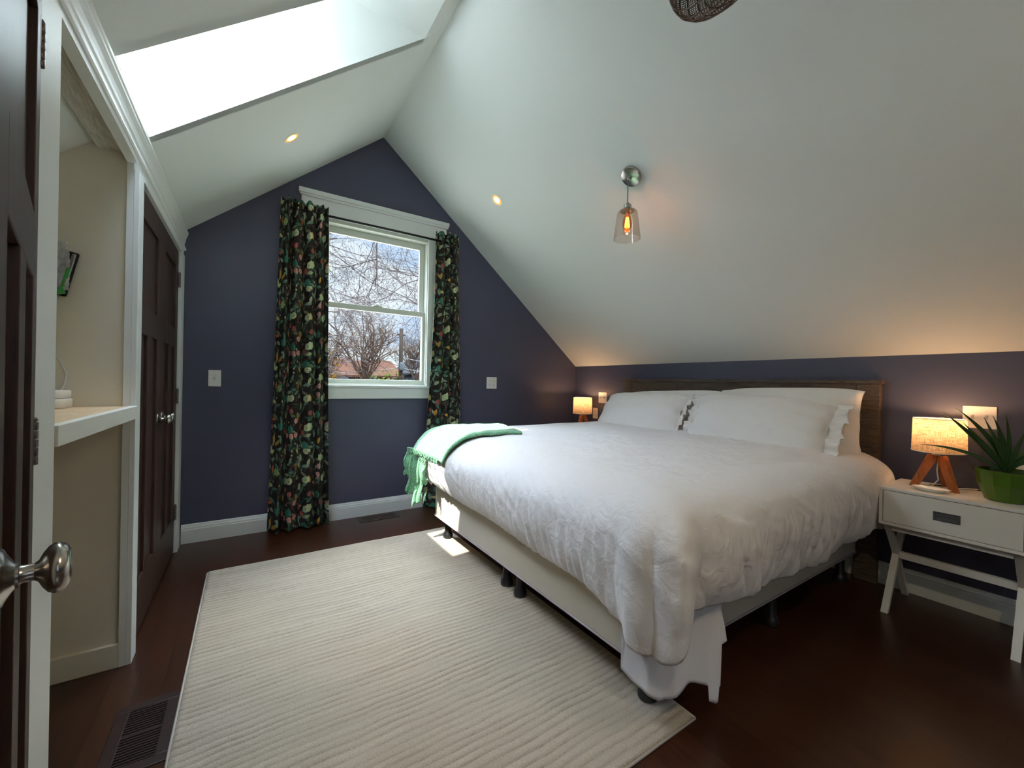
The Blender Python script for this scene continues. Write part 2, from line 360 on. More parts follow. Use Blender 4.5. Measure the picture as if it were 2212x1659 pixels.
def tube(bm, pts, rad, seg=8, cap=True, mi=0):
    pts = [Vector(p) for p in pts]; n = len(pts)
    rads = rad if isinstance(rad, (list, tuple)) else [rad] * n
    prev = None; rings = []
    for i in range(n):
        tg = (pts[min(i + 1, n - 1)] - pts[max(i - 1, 0)])
        if tg.length < 1e-9: tg = Vector((0, 0, 1))
        tg.normalize()
        if prev is None:
            a = Vector((0, 0, 1)) if abs(tg.z) < .9 else Vector((1, 0, 0)); u = tg.cross(a).normalized()
        else:
            u = (prev - tg * prev.dot(tg))
            u = u.normalized() if u.length > 1e-6 else tg.orthogonal().normalized()
        v = tg.cross(u); prev = u
        rings.append([bm.verts.new(pts[i] + (u * math.cos(2 * PI * k / seg) + v * math.sin(2 * PI * k / seg)) * rads[i]) for k in range(seg)])
    for a, b in zip(rings, rings[1:]):
        for k in range(seg):
            f = bm.faces.new([a[k], a[(k + 1) % seg], b[(k + 1) % seg], b[k]]); f.smooth = True; f.material_index = mi
    if cap:
        bm.faces.new(rings[0][::-1]).material_index = mi; bm.faces.new(rings[-1]).material_index = mi
def grid_mesh(name, V, nu, nv, material, parent=None, uv=None, thick=0.0, attr=None, closed_u=False):
    """V: array (nu, nv, 3)"""
    V = np.asarray(V, float).reshape(nu, nv, 3)
    I = np.arange(nu * nv).reshape(nu, nv)
    if closed_u: I = np.vstack([I, I[:1]])
    F = np.stack([I[:-1, :-1], I[1:, :-1], I[1:, 1:], I[:-1, 1:]], -1).reshape(-1, 4)
    me = bpy.data.meshes.new(name); me.from_pydata(V.reshape(-1, 3).tolist(), [], F.tolist())
    if uv is not None:
        l = me.uv_layers.new(name='cloth'); uvf = np.asarray(uv, float).reshape(-1, 2)
        idx = np.zeros(len(me.loops), int); me.loops.foreach_get('vertex_index', idx)
        l.data.foreach_set('uv', uvf[idx].ravel())
    if attr is not None:
        a = me.attributes.new(attr[0], 'FLOAT', 'POINT'); a.data.foreach_set('value', np.asarray(attr[1], float).ravel())
    me.update()
    o = link(name, me, material, parent, smooth=True)
    if thick: 
        md = o.modifiers.new('thick', 'SOLIDIFY'); md.thickness = thick; md.offset = -1
    return o
def nz(x, y, z=0.0): return noise.noise(Vector((x, y, z)))
def copy_tree(o, parent=None):
    c = o.copy(); COL.objects.link(c)
    if parent is not None: c.parent = parent
    for ch in list(o.children): copy_tree(ch, c)
    return c

# ================================================================== THE ROOM
bm = B(); box(bm, XO - .1, R + .1, BK - .1, D + .1, -0.12, 0.0); struct('floor', bm, M_FLOOR)

# window wall (gable) with the window hole
WX0, WX1, WZ0, WZ1 = 0.470, 1.380, 1.105, 2.455
T = 0.14
def gable(y0, y1, hx0, hx1, hz0, hz1, name, material):
    bm = B()
    prism(bm, [(XO - .1, 0), (hx0, 0), (hx0, zl(hx0)), (XO - .1, zl(XO - .1))], 'y', y0, y1)
    prism(bm, [(hx1, 0), (R, 0), (R, ZK), (hx1, zr(hx1))], 'y', y0, y1)
    prism(bm, [(hx0, 0), (hx1, 0), (hx1, hz0), (hx0, hz0)], 'y', y0, y1)
    prism(bm, [(hx0, hz1), (hx1, hz1), (hx1, zr(hx1)), (XP, ZP), (hx0, zl(hx0))], 'y', y0, y1)
    return struct(name, bm, material)
gable(D, D + T, WX0, WX1, WZ0, WZ1, 'wall_back', M_WALL)
RW = (0.45, 1.40, 1.10, 2.25)                      # opening of the fill window added behind the camera
gable(BK - T, BK, *RW, 'wall_front', M_WALL)
bm = B(); prism(bm, [(R, 0), (R + .12, 0), (R + .12, ZK + .02), (R, ZK)], 'y', BK - T, D + T); struct('wall_right', bm, M_WALL)

# roof slopes
RT_ = 0.04
bm = B(); prism(bm, [(XP, ZP), (R + .14, zr(R + .14)), (R + .14, zr(R + .14) + RT_), (XP, ZP + RT_)], 'y', BK - T, D + T); struct('ceiling_right', bm, M_CEIL)
SX0, SX1, SY0, SY1 = -0.371, 0.832, 1.772, 2.284   # skylight opening in the left slope
bm = B()
def lsl(x0, x1, y0, y1): prism(bm, [(x0, zl(x0)), (x1, zl(x1)), (x1, zl(x1) + RT_), (x0, zl(x0) + RT_)], 'y', y0, y1)
lsl(XO - .14, XP, BK - T, SY0 - .001); lsl(XO - .14, XP, SY1 + .001, D + T); lsl(SX1 + .001, XP, SY0, SY1)
prism(bm, [(XO - .14, zl(XO - .14)), (SX0 - .001, zl(SX0 - .001)), (SX0 - .001 - RT_ * .49, zl(SX0) + RT_ * .59), (XO - .14, zl(XO - .14) + RT_)], 'y', SY0, SY1)
struct('ceiling_left', bm, M_CEIL)
# skylight shaft: low end square to the slope, high end level, glass parallel to the slope
TS = 0.515; al = math.atan(TL); nx, nzv = -math.sin(al), math.cos(al)
lowA = (SX0, zl(SX0)); lowB = (SX0 + nx * TS, zl(SX0) + nzv * TS)
hiA = (SX1, zl(SX1)); topx = 0.022; hiB = (topx, zl(SX1))
YF = 0.055                                         # flare of the near side
def quad(a, b, c, d): bm.faces.new([bm.verts.new(p) for p in (a, b, c, d)])
P = lambda p, y: (p[0], y, p[1])
def slabq(bm, pts, out):
    A = [bm.verts.new(p) for p in pts]; Bq = [bm.verts.new(Vector(p) + Vector(out)) for p in pts]; n = len(pts)
    fs = [bm.faces.new(A), bm.faces.new(Bq[::-1])] + [bm.faces.new([A[i], Bq[i], Bq[(i + 1) % n], A[(i + 1) % n]]) for i in range(n)]
    bmesh.ops.recalc_face_normals(bm, faces=fs)
bm = B()
slabq(bm, [P(lowA, SY0), P(lowB, SY0 - YF), P(lowB, SY1), P(lowA, SY1)], (-.05, 0, -.04))
slabq(bm, [P(hiA, SY0), P(hiA, SY1), P(hiB, SY1), P(hiB, SY0 - YF)], (0, 0, .05))
slabq(bm, [P(lowA, SY1), P(lowB, SY1), P(hiB, SY1), P(hiA, SY1)], (0, .05, 0))
slabq(bm, [P(lowA, SY0), P(hiA, SY0), P(hiB, SY0 - YF), P(lowB, SY0 - YF)], (0, -.05, 0))
so = struct('ceiling_shaft', bm, M_CEIL)
bm = B(); g0 = (lowB[0], lowB[1]); g1 = hiB
quad(P(g0, SY0 - YF), P(g1, SY0 - YF), P(g1, SY1), P(g0, SY1))
wd = struct('window_2', bm, M_GLASS, label='skylight glass at the top of the shaft')

# ------------------------------------------------------------------ closet wall (left)
CY0, CY1 = 2.245, 3.395       # double closet doors
NY0, NY1 = 1.365, 2.165       # open niche
DY0, DY1 = 0.58, 1.257        # opening of the near closet door
ZH = 1.965
bm = B()
def lw(y0, y1, z0, z1): box(bm, L - .02, L, y0, y1, z0, z1)
ZT = 2.135
lw(BK, DY0, 0, ZT); lw(DY1, NY0, 0, ZT); lw(NY1, CY0, 0, ZT); lw(CY1, D, 0, ZT)
lw(DY0, DY1, ZH, ZT); lw(NY0, NY1, 1.99, ZT); lw(CY0, CY1, ZH, ZT)
struct('wall_left', bm, M_TRIM)
# partitions behind the closet wall, and the outer wall
bm = B()
for (y0, y1) in ((NY1 + .015, NY1 + .075), (NY0 - .085, NY0 - .025), (DY0 - .08, DY0 - .02)):
    prism(bm, [(XO, 0), (L - .0205, 0), (L - .0205, zl(L - .02)), (XO, zl(XO))], 'y', y0, y1)
box(bm, XO - .1, XO, BK, D, 0, zl(XO) + .02)
struct('wall_closet', bm, M_NICHE)
bm = B(); box(bm, XO + .001, L - .021, NY1 - .002, NY1 + .015, 0, .092, .002); box(bm, XO + .001, XO + .015, NY0, NY1 - .002, 0, .092, .002)
struct('baseboard_closet', bm, M_NICHE)
bm = B(); prism(bm, [(-.415, 2.028), (-.502, 2.022), (-.502, zl(-.502) - .002), (-.43, 2.075), (-.415, 2.075)], 'y', NY0, NY1 + .014)
struct('trim_4', bm, M_PLANK, label='rough whitewashed plank under the niche header')
# casings
bm = B()
for (y0, y1) in ((DY1, NY0), (NY1, CY0), (CY1, D - .055)):
    zt = 1.99 if y0 < 2 else ZH
    box(bm, L, LF, y0, y1, 0, zt, .002)
struct('trim_1', bm, M_TRIM, label='white vertical casings of the closet openings')
bm = B()
box(bm, L, LF - .002, BK, D - .05, 1.9651, 2.02, .001) if False else None
box(bm, L, LF - .006, BK, DY1 - .0005, ZH, 2.012); box(bm, L, LF - .006, DY1, CY0, 1.99, 2.012); box(bm, L, LF - .006, CY0, D - .05, ZH, 2.012)
struct('trim_2', bm, M_TRIM, label='white header board over the closets')
bm = B()
prof = [(L, 2.012), (LF - .002, 2.012), (LF + .002, 2.018), (LF + .000, 2.028), (LF - .008, 2.032), (LF - .008, 2.062), (LF - .004, 2.066), (LF - .003, 2.078),
        (LF + .000, 2.095), (LF + .005, 2.108), (LF + .008, 2.112), (LF + .008, 2.122), (LF + .012, 2.126), (LF + .012, 2.138), (L, zl(L) - .002)]
prism(bm, prof, 'y', BK, D - .001)
struct('trim_3', bm, M_TRIM, label='white stepped crown moulding above the closets')

def leaf_bm(w, h, z0=0.012):
    """door leaf in local axes: x along the leaf 0..w, y = outward face at 0, z up"""
    bm = B(); st = .105; th = .034; rc = .012
    box(bm, .01, w - .01, -th + rc, -rc, z0 + .01, h - .01)
    box(bm, 0, st, -th, 0, z0, h, .0015); box(bm, w - st, w, -th, 0, z0, h, .0015)
    box(bm, st, w - st, -th, 0, h - .115, h, .0015); box(bm, st, w - st, -th, 0, z0, z0 + .235, .0015)
    box(bm, st, w - st, -th, 0, 1.335, 1.455, .0015)
    box(bm, w / 2 - .05, w / 2 + .05, -th, 0, z0 + .235, 1.335, .0015)
    return bm
KNOBP = [(0, 0), (.032, 0), (.0325, .003), (.030, .007), (.025, .010), (.017, .017), (.0135, .021), (.0135, .025), (.0105, .026), (.0095, .030),
         (.0095, .043), (.012, .048), (.019, .053), (.0255, .060), (.0285, .068), (.0285, .074), (.0255, .082), (.021, .0865), (.0195, .0865), (.019, .088), (.012, .0895), (0, .090)]
KNOBP = [(r, z * .62) for r, z in KNOBP]
def knob(parent, x, z, side=1):
    bm = B(); lathe(bm, KNOBP, 36, Matrix.Rotation(-PI / 2 * side, 4, 'X')); o = new_obj('door_knob', bm, M_METAL, parent, smooth=True, angle=35)
    o.location = (x, 0, z); return o
def hinge(parent, x, y, z, material=M_METAL, h=.09):
    bm = B(); 
    for k in range(5): lathe(bm, [(.0055, z - h / 2 + k * h / 5 + .0006), (.0062, z - h / 2 + k * h / 5 + .002), (.0062, z - h / 2 + (k + 1) * h / 5 - .002), (.0055, z - h / 2 + (k + 1) * h / 5 - .0006)], 12)
    lathe(bm, [(.003, z + h / 2), (.006, z + h / 2 + .003), (.003, z + h / 2 + .009)], 12)
    box(bm, .003, .03, -.003, .0005, z - h / 2, z + h / 2)
    o = new_obj('hinge', bm, material, parent); o.location = (x, y, 0); return o
def door(name, w, loc, rz, knob_x, label, hinge_mat=M_METAL, mirror=False):
    o = tag(new_obj(name, leaf_bm(w, ZH - .006), M_DOOR), label, kind='structure')
    o.location = loc; o.rotation_euler = (0, 0, rz)
    knob(o, knob_x, .925)
    return o
# local x axis runs away from the hinge, local +y is the room side
def hinges(o, x, material):
    for z in (1.775, 1.02, .263): hinge(o, x, .006, z, material)
# far leaf, hinged at y = CY1: local x -> -Y, local y -> +X  (rotation -90 deg)
d1 = door('door_1', .572, (L - .001, CY1 - .004, 0), -PI / 2, .515, 'dark brown panelled closet door leaf nearest the window wall')
hinges(d1, -.004, M_HINGE)
# near leaf: hinged at CY0; build with x from the meeting edge
d2 = door('door_2', .572, (L - .001, CY0 + .572 + .002, 0), -PI / 2, .057, 'dark brown panelled closet door leaf beside the white post')
for z in (1.775, 1.02, .263):
    h = hinge(d2, .572, .006, z); h.rotation_euler = (0, 0, PI); h.location = (.572, .006, 0)
# the near closet door, standing ajar, hinged on its far side
ang = math.atan2(-.969, .247)
d3 = door('door_3', .655, (-.3735, 1.247, 0), ang, .594, 'dark brown closet door standing ajar, nearest the camera', M_HINGE)
for z in (1.83, 1.005, .263): hinge(d3, .004, .0, z, M_HINGE)

# ------------------------------------------------------------------ baseboards
def bboard(name, pts_axis, a0, a1, side, pos):
    """profile against a wall: side is the outward direction"""
    pr = [(0, 0), (.016, 0), (.016, .092), (.0135, .096), (.0135, .108), (.009, .113), (.0075, .124), (.004, .129), (0, .129)]
    bm = B(); prism(bm, [(pos + side * d, z) for d, z in pr], pts_axis, a0, a1); return struct(name, bm, M_TRIM)
# back wall profile lies in the y-z plane, extruded along x
bboard('baseboard_back', 'x', LF + .001, R, -1, D)
bboard('baseboard_right', 'y', BK, D - .017, -1, R)
bboard('baseboard_front', 'x', L, R - .017, 1, BK)

# ------------------------------------------------------------------ window_1
wroot = bpy.data.objects.new('window_1', None); COL.objects.link(wroot); wroot['kind'] = 'structure'; wroot['label'] = 'white double hung window in the slate gable wall'
wroot.location = (0, 0, 0)
bm = B()
box(bm, .298, 1.552, D - .045, D, 2.600, 2.636, .003); box(bm, .306, 1.544, D - .036, D, 2.582, 2.600, .002)
box(bm, .318, 1.532, D - .022, D, 2.470, 2.582, .002)
box(bm, .410, 1.440, D - .026, D, 2.452, 2.470, .002)
new_obj('header', bm, M_TRIM, wroot)
bm = B()
box(bm, .413, .486, D - .02, D, 1.108, 2.452, .002); box(bm, 1.363, 1.436, D - .02, D, 1.108, 2.452, .002)
new_obj('casing', bm, M_TRIM, wroot)
bm = B(); box(bm, .410, 1.439, D - .026, D + .02, 1.086, 1.108, .003); box(bm, .413, 1.436, D - .018, D, .994, 1.086, .003)
new_obj('window_sill', bm, M_TRIM, wroot)
M_VINYL = mat('window_vinyl', '#c9cdc2', 0.35)
bm = B()
for (x0, x1, z0, z1) in ((WX0, .492, WZ0, WZ1), (1.357, WX1, WZ0, WZ1), (.492, 1.357, WZ0, 1.122), (.492, 1.357, 2.425, WZ1)):
    box(bm, x0, x1, D - .002, D + T, z0, z1)
new_obj('frame', bm, M_VINYL, wroot)
def sash(x0, x1, z0, z1, y, rb, rt, s):
    bm = B()
    box(bm, x0, x0 + s, y, y + .03, z0, z1, .002); box(bm, x1 - s, x1, y, y + .03, z0, z1, .002)
    box(bm, x0 + s, x1 - s, y, y + .03, z0, z0 + rb, .002); box(bm, x0 + s, x1 - s, y, y + .03, z1 - rt, z1, .002)
    o = new_obj('sash', bm, M_VINYL, wroot)
    bm = B(); box(bm, x0 + s - .002, x1 - s + .002, y + .013, y + .017, z0 + rb - .002, z1 - rt + .002); new_obj('pane', bm, M_GLASS, o)
    return o
sash(.492, 1.357, 1.755, 2.424, D + .075, .033, .055, .045)
lo = sash(.492, 1.357, 1.122, 1.790, D + .035, .036, .045, .022)
bm = B(); box(bm, .885, .965, D + .025, D + .06, 1.790, 1.801, .003); box(bm, .905, .945, D + .028, D + .05, 1.801, 1.809, .002); new_obj('sash_lock', bm, M_VINYL, lo)
# unseen rear window, added behind the camera to let in fill daylight
wr = bpy.data.objects.new('fill_window', None); COL.objects.link(wr); wr['kind'] = 'structure'; wr['label'] = 'window added in the wall behind the camera for fill daylight'
bm = B(); x0, x1, z0, z1 = RW
for (a, b, c, d) in ((x0 - .07, x0, z0 - .07, z1 + .07), (x1, x1 + .07, z0 - .07, z1 + .07), (x0, x1, z0 - .07, z0), (x0, x1, z1, z1 + .07)):
    box(bm, a, b, BK, BK + .02, c, d, .002)
box(bm, x0, x1, BK - .08, BK - .04, (z0 + z1) / 2 - .02, (z0 + z1) / 2 + .02); box(bm, (x0 + x1) / 2 - .03, (x0 + x1) / 2 + .03, BK - .08, BK - .04, z0, z1)
new_obj('casing', bm, M_TRIM, wr)
bm = B(); box(bm, x0, x1, BK - .062, BK - .058, z0, z1); new_obj('pane', bm, M_GLASS, wr)

# ================================================================== THE BED
BX0, BY0, BY1 = 1.15, .895, 2.790            # foot face, near side, far side
BZ0, BZ1 = .175, .420                        # box spring bottom and top
bed = thing('bed', 'king bed with a weathered grey-brown headboard and cream box spring', 'bed', (2.1, 1.84, 0))
def loc_bed(o): o.matrix_parent_inverse = Matrix.Translation((-2.1, -1.84, 0)); return o
def rrect(x0, x1, y0, y1, r, n=8):
    pts = []
    for cx, cy_, a0 in ((x1 - r, y1 - r, 0), (x0 + r, y1 - r, 90), (x0 + r, y0 + r, 180), (x1 - r, y0 + r, 270)):
        for k in range(n + 1):
            a = math.radians(a0 + 90 * k / n); pts.append((cx + r * math.cos(a), cy_ + r * math.sin(a)))
    return pts
def slab(bm, x0, x1, y0, y1, z0, z1, r, e=.012):
    rings = []
    for (d, z) in ((e, z0), (e * .3, z0 + e * .3), (0, z0 + e), (0, z1 - e), (e * .3, z1 - e * .3), (e, z1)):
        rings.append([bm.verts.new((x, y, z)) for x, y in rrect(x0 + d, x1 - d, y0 + d, y1 - d, r - d * .5)])
    for a, b in zip(rings, rings[1:]):
        n = len(a)
        for k in range(n): bm.faces.new([a[k], a[(k + 1) % n], b[(k + 1) % n], b[k]]).smooth = True
    bm.faces.new(rings[0][::-1]); bm.faces.new(rings[-1])
HBX = R - .05
ym = (BY0 + BY1) / 2
for k, (a, b) in enumerate(((BY0, BY1),)):
    bm = B(); slab(bm, BX0, 3.10, a, b, BZ0, BZ1, .045)
    bs = loc_bed(new_obj('box_spring', bm, M_BOX, bed))
    for z in (BZ0 + .006,):
        pts = [(x, y, z) for x, y in rrect(BX0 - .002, 3.102, a - .002, b + .002, .047)]; pts.append(pts[0])
        bm = B(); tube(bm, pts, .0045, 6, cap=False); o = new_obj('piping', bm, M_PIPE, bs)
        
bm = B(); slab(bm, BX0 + .01, 3.10, BY0 + .01, BY1 - .01, BZ1, .66, .06, .03); loc_bed(new_obj('mattress', bm, M_MATT, bed))
legs = []
M_BLEG = mat('black_plastic_leg', '#1d1d20', 0.35)
for x in (1.235, 2.15, 3.0):
    for y in (BY0 + .055, ym - .066, ym + .066, BY1 - .075):
        bm = B(); lathe(bm, [(.030, .002), (.035, .006), (.036, .02), (.033, .036), (.024, .048), (.023, BZ0 + .004)], 20)
        o = new_obj('leg', bm, M_BLEG, bed, smooth=True, angle=40); o.location = (x - 2.1, y - 1.84, 0 if x > 1.35 else .0155)
        if x < 1.35: o.scale = (1, 1, (BZ0 - .0155) / BZ0)
# headboard
bm = B()
box(bm, HBX - .022, HBX + .03, .803, 2.787, 1.190, 1.213, .003)
box(bm, HBX - .005, HBX + .022, .83, 2.76, .35, 1.190, .001)
for (a, b) in ((.815, .925), (2.665, 2.775)): box(bm, HBX - .018, HBX + .024, a, b, 0, 1.190, .003)
box(bm, HBX - .014, HBX + .022, .925, 2.665, 1.03, 1.190, .002)
box(bm, HBX - .014, HBX + .022, .925, 2.665, .35, .50, .002)
loc_bed(new_obj('headboard', bm, M_HEAD, bed))

# ------------------------------------------------------------------ duvet
# perimeter path (outline of the hem) from the head end along the near side, round the foot, to the far side
def ss(a, b, x):
    t = min(max((x - a) / (b - a), 0), 1); return t * t * (3 - 2 * t)
def lerp(a, b, t): return a + (b - a) * t
HX0, HY0, HY1 = 1.085, .765, 2.88
RC = .17
path = []
def add_line(p, q, step=.007):
    n = max(2, int((Vector(q) - Vector(p)).length / step))
    for k in range(n): path.append((lerp(p[0], q[0], k / n), lerp(p[1], q[1], k / n)))
add_line((3.045, HY0 - .025), (2.2, HY0 - .01)); add_line((2.2, HY0 - .01), (HX0 + RC, HY0))
for k in range(34):
    a = math.radians(270 - 90 * k / 34); path.append((HX0 + RC + RC * math.cos(a), HY0 + RC + RC * math.sin(a)))
add_line((HX0, HY0 + RC), (HX0, HY1 - .22))
for k in range(40):
    a = math.radians(180 - 90 * k / 40); path.append((HX0 + .22 + .22 * math.cos(a), HY1 - .22 + .22 * math.sin(a)))
add_line((HX0 + .22, HY1), (3.045, HY1))
path.append((3.045, HY1))
NP = len(path); NT = 64; NI = 110
V = np.zeros((NP, NT + NI, 3))
arc = [0.0]
for a, b in zip(path, path[1:]): arc.append(arc[-1] + math.dist(a, b))
s_corner0 = next(arc[i] for i in range(NP) if path[i][0] <= HX0 + RC + 1e-6)      # where the near corner arc starts
s_corner1 = s_corner0 + RC * PI / 2
s_far = s_corner1 + (HY1 - .22 - HY0 - RC)
TOP = .795
for i, (px, py) in enumerate(path):
    s = arc[i]
    j0, j1 = max(i - 3, 0), min(i + 3, NP - 1)
    tx, ty = path[j1][0] - path[j0][0], path[j1][1] - path[j0][1]; l = math.hypot(tx, ty); nxp, nyp = -(-ty) / l * 1.0, -tx / l
    # outward normal: path runs -x along the near side (y small), outward is -y
    nxp, nyp = (ty / l * -1.0, tx / l)
    on_near = 1 - ss(s_corner0 - .05, s_corner0 + .12, s)
    corner = math.exp(-((s - (s_corner0 + .145)) / (.075 if s < s_corner0 + .145 else .22)) ** 2); cwide = math.exp(-((s - (s_corner0 + .13)) / .16) ** 2)
    footc = ss(s_corner1 - .05, s_corner1 + .1, s) * (1 - ss(s_far - .05, s_far + .1, s))
    # hem height
    zn = .405 - .03 * ss(0.35, 0, s) + .012 * math.sin(s * 4.3) + .006 * math.sin(s * 11)
    zf = .415 + .03 * ss(s_corner1 + .5, s_corner1 + 1.5, s) + .008 * math.sin(s * 7)
    zh = lerp(zf, zn, on_near) - .125 * corner
    if s > s_far: zh = lerp(zh, .42, .5)
    bulge = lerp(.058, .050 - .045 * ss(.8, .1, s), on_near) + .010 * math.sin(s * 2.1 + 1)
    head = 0                                     # puffier near the pillows
    topz = TOP - .015 * on_near - .010 * cwide
    for j in range(NT):
        t = j / (NT - 1)
        # profile by height: hem -> bulge -> shoulder
        th = t ** .9 * PI * .5
        if t < .40:
            q = t / .40
            z = lerp(zh, topz - .17, q); o = bulge * math.sin(q * PI / 2) ** .8 - .004 + .02 * head * q
        else:
            q = (t - .40) / .60; aa = q * PI / 2
            z = topz - .17 + .17 * math.sin(aa); o = (bulge - .004 + .02 * head) - (.20 + .05 * footc * (1 - cwide)) * (1 - .22 * cwide) * (1 - math.cos(aa))
        fall = (1 - t) ** 1.3
        # broad slanting folds on the near side
        ph = s - t * .26
        f1 = (.010 * math.sin(ph * 17 + 1.3 * math.sin(ph * 5)) * (0.3 + .7 * fall) + .036 * (.7 + 1.4 * nz(s * 3, 4, 4)) * (abs(math.sin(ph * 24 + 2.4 * nz(ph * 3, 1, 1) * 2)) ** .7 - .6) * math.exp(-((t - .08) / .24) ** 2) * ss(.25, .6, s)) * on_near
        f2 = (1 - t) ** 1.1 * (1 - ss(.5, .85, t))
        G_ = lambda c, w_: math.exp(-((s - (s_corner0 + c)) / w_) ** 2)
        f1 += (.060 * G_(.15, .07) * (1 - t) ** 1.5 + .030 * G_(.105, .028) * f2 - .045 * G_(.035, .035) * f2 - .022 * G_(.165, .02) * f2 + .022 * G_(.215, .03) * f2 - .012 * G_(.275, .03) * f2)
        # fine puckers at the stitched foot hem
        pk = .0065 * (abs(math.sin(s * 62 + 2.0 * nz(s * 6, 1))) - .5) * math.exp(-((t - .12) / .16) ** 2) * (footc + .35 * on_near)
        pk += .004 * nz(s * 34, t * 4, 3) * (1 - ss(.3, .7, t)) * 2
        cr = .010 * nz(px * 3.1 + t, py * 3.3, t * 2.2) + .006 * nz(px * 9, py * 9 + t * 5, 7) + .006 * (1 - 3 * abs(nz(s * 9 - t * 5, t * 3, 8))) * (1 - ss(.6, .9, t))
        cr *= 1 - .85 * cwide * ss(.5, .9, t)
        o += f1 + pk + cr * .6
        V[i, j] = (px + nxp * o, py + nyp * o, z + cr * .35)
# soften the shoulder line so that the top of the duvet fans out evenly towards the head
Kn = np.hanning(61); Kn /= Kn.sum()
for j in range(NT):
    wj = ss(.5, 1, j / (NT - 1))
    if wj <= 0: continue
    for c in range(3):
        pad = np.concatenate([2 * V[0, j, c] - V[30:0:-1, j, c], V[:, j, c], 2 * V[-1, j, c] - V[-2:-32:-1, j, c]])
        V[:, j, c] = V[:, j, c] * (1 - wj) + np.convolve(pad, Kn, 'valid') * wj
for i, (px, py) in enumerate(path):
    p0 = V[i, NT - 1].copy()
    # top: towards the spine of the bed
    spine = np.array((3.045, 1.82, 0))
    for k in range(NI):
        q = (k + 1) / NI * .985; pt = p0 * (1 - q) + spine * q; x, y = pt[0], pt[1]
        dome = .012 * math.sin(min(q * 2.0, 1) * PI / 2)
        wr = .008 * nz(x * 2.3, y * 2.9, 5) + .005 * nz(x * 3.5 + y * 2, y * 9, 9) + .0045 * (1 - abs(nz(x * 5 + 7, y * 15 + x * 3, 2)) * 3) + .003 * (1 - abs(nz(x * 12 - y * 4, y * 22, 6)) * 3)
        V[i, NT + k] = (x, y, p0[2] * (1 - ss(0, .14, q)) + TOP * ss(0, .14, q) + dome + wr * ss(0, .12, q))
duvet = grid_mesh('duvet', V, NP, NT + NI, M_DUVET, thick=.012)
tag(duvet, 'white cotton duvet spread over the bed and hanging over its foot', 'duvet')
bm = B()
tagp = Vector((1.078, 1.055, .405))
box(bm, -.0008, .0008, -.018, .018, -.03, .02); box(bm, -.0016, -.0009, -.011, .006, -.022, -.006, 0, None, 1)
o = new_obj('care_tag', bm, [M_SHEET, mat('tag_green', '#2f7a55', .6)], duvet); o.location = tagp; o.rotation_euler = (.35, 0, 0)

# sheet corner that hangs out from under the duvet
sp = []
def addp(p, q, n):
    for k in range(n): sp.append((lerp(p[0], q[0], k / n), lerp(p[1], q[1], k / n)))
addp((1.128, 1.05), (1.120, .955), 18); addp((1.120, .955), (1.135, .885), 13); addp((1.135, .885), (1.19, .845), 12)
addp((1.19, .845), (1.33, .815), 22); addp((1.33, .815), (1.415, .80), 18); addp((1.415, .80), (1.50, .865), 14); addp((1.52, .865), (2.3, .862), 60)
ns = len(sp); NV = 26; VS = np.zeros((ns, NV, 3)); acc = 0
for i, (x, y) in enumerate(sp):
    if i: acc += math.dist(sp[i - 1], sp[i])
    if acc < .098: zb = .40
    elif .385 < acc < .425: zb = .060 + .5 * abs(acc - .412)
    elif acc < .385: zb = .165 - .045 * ss(.098, .20, acc) + .03 * ss(.2, .3, acc) - .03 * ss(.3, .42, acc)
    elif acc < .435: zb = .115
    else: zb = .26 + .16 * ss(.435, .85, acc)
    for j in range(NV):
        t = j / (NV - 1)
        wv = .010 * math.sin(acc * 30 + 1) * t + .006 * nz(acc * 12, t * 3)
        fl = .03 * t * (1 if acc < .5 else 0)
        VS[i, j] = (x + (-fl * .6 if acc < .2 else 0) + wv * .4, y - wv - (fl if acc > .15 else 0), lerp(.45, zb, t))
sheet = grid_mesh('flat_sheet', VS, ns, NV, M_SHEET, thick=.002)
tag(sheet, 'white flat sheet corner hanging below the duvet at the foot of the bed', 'sheet')

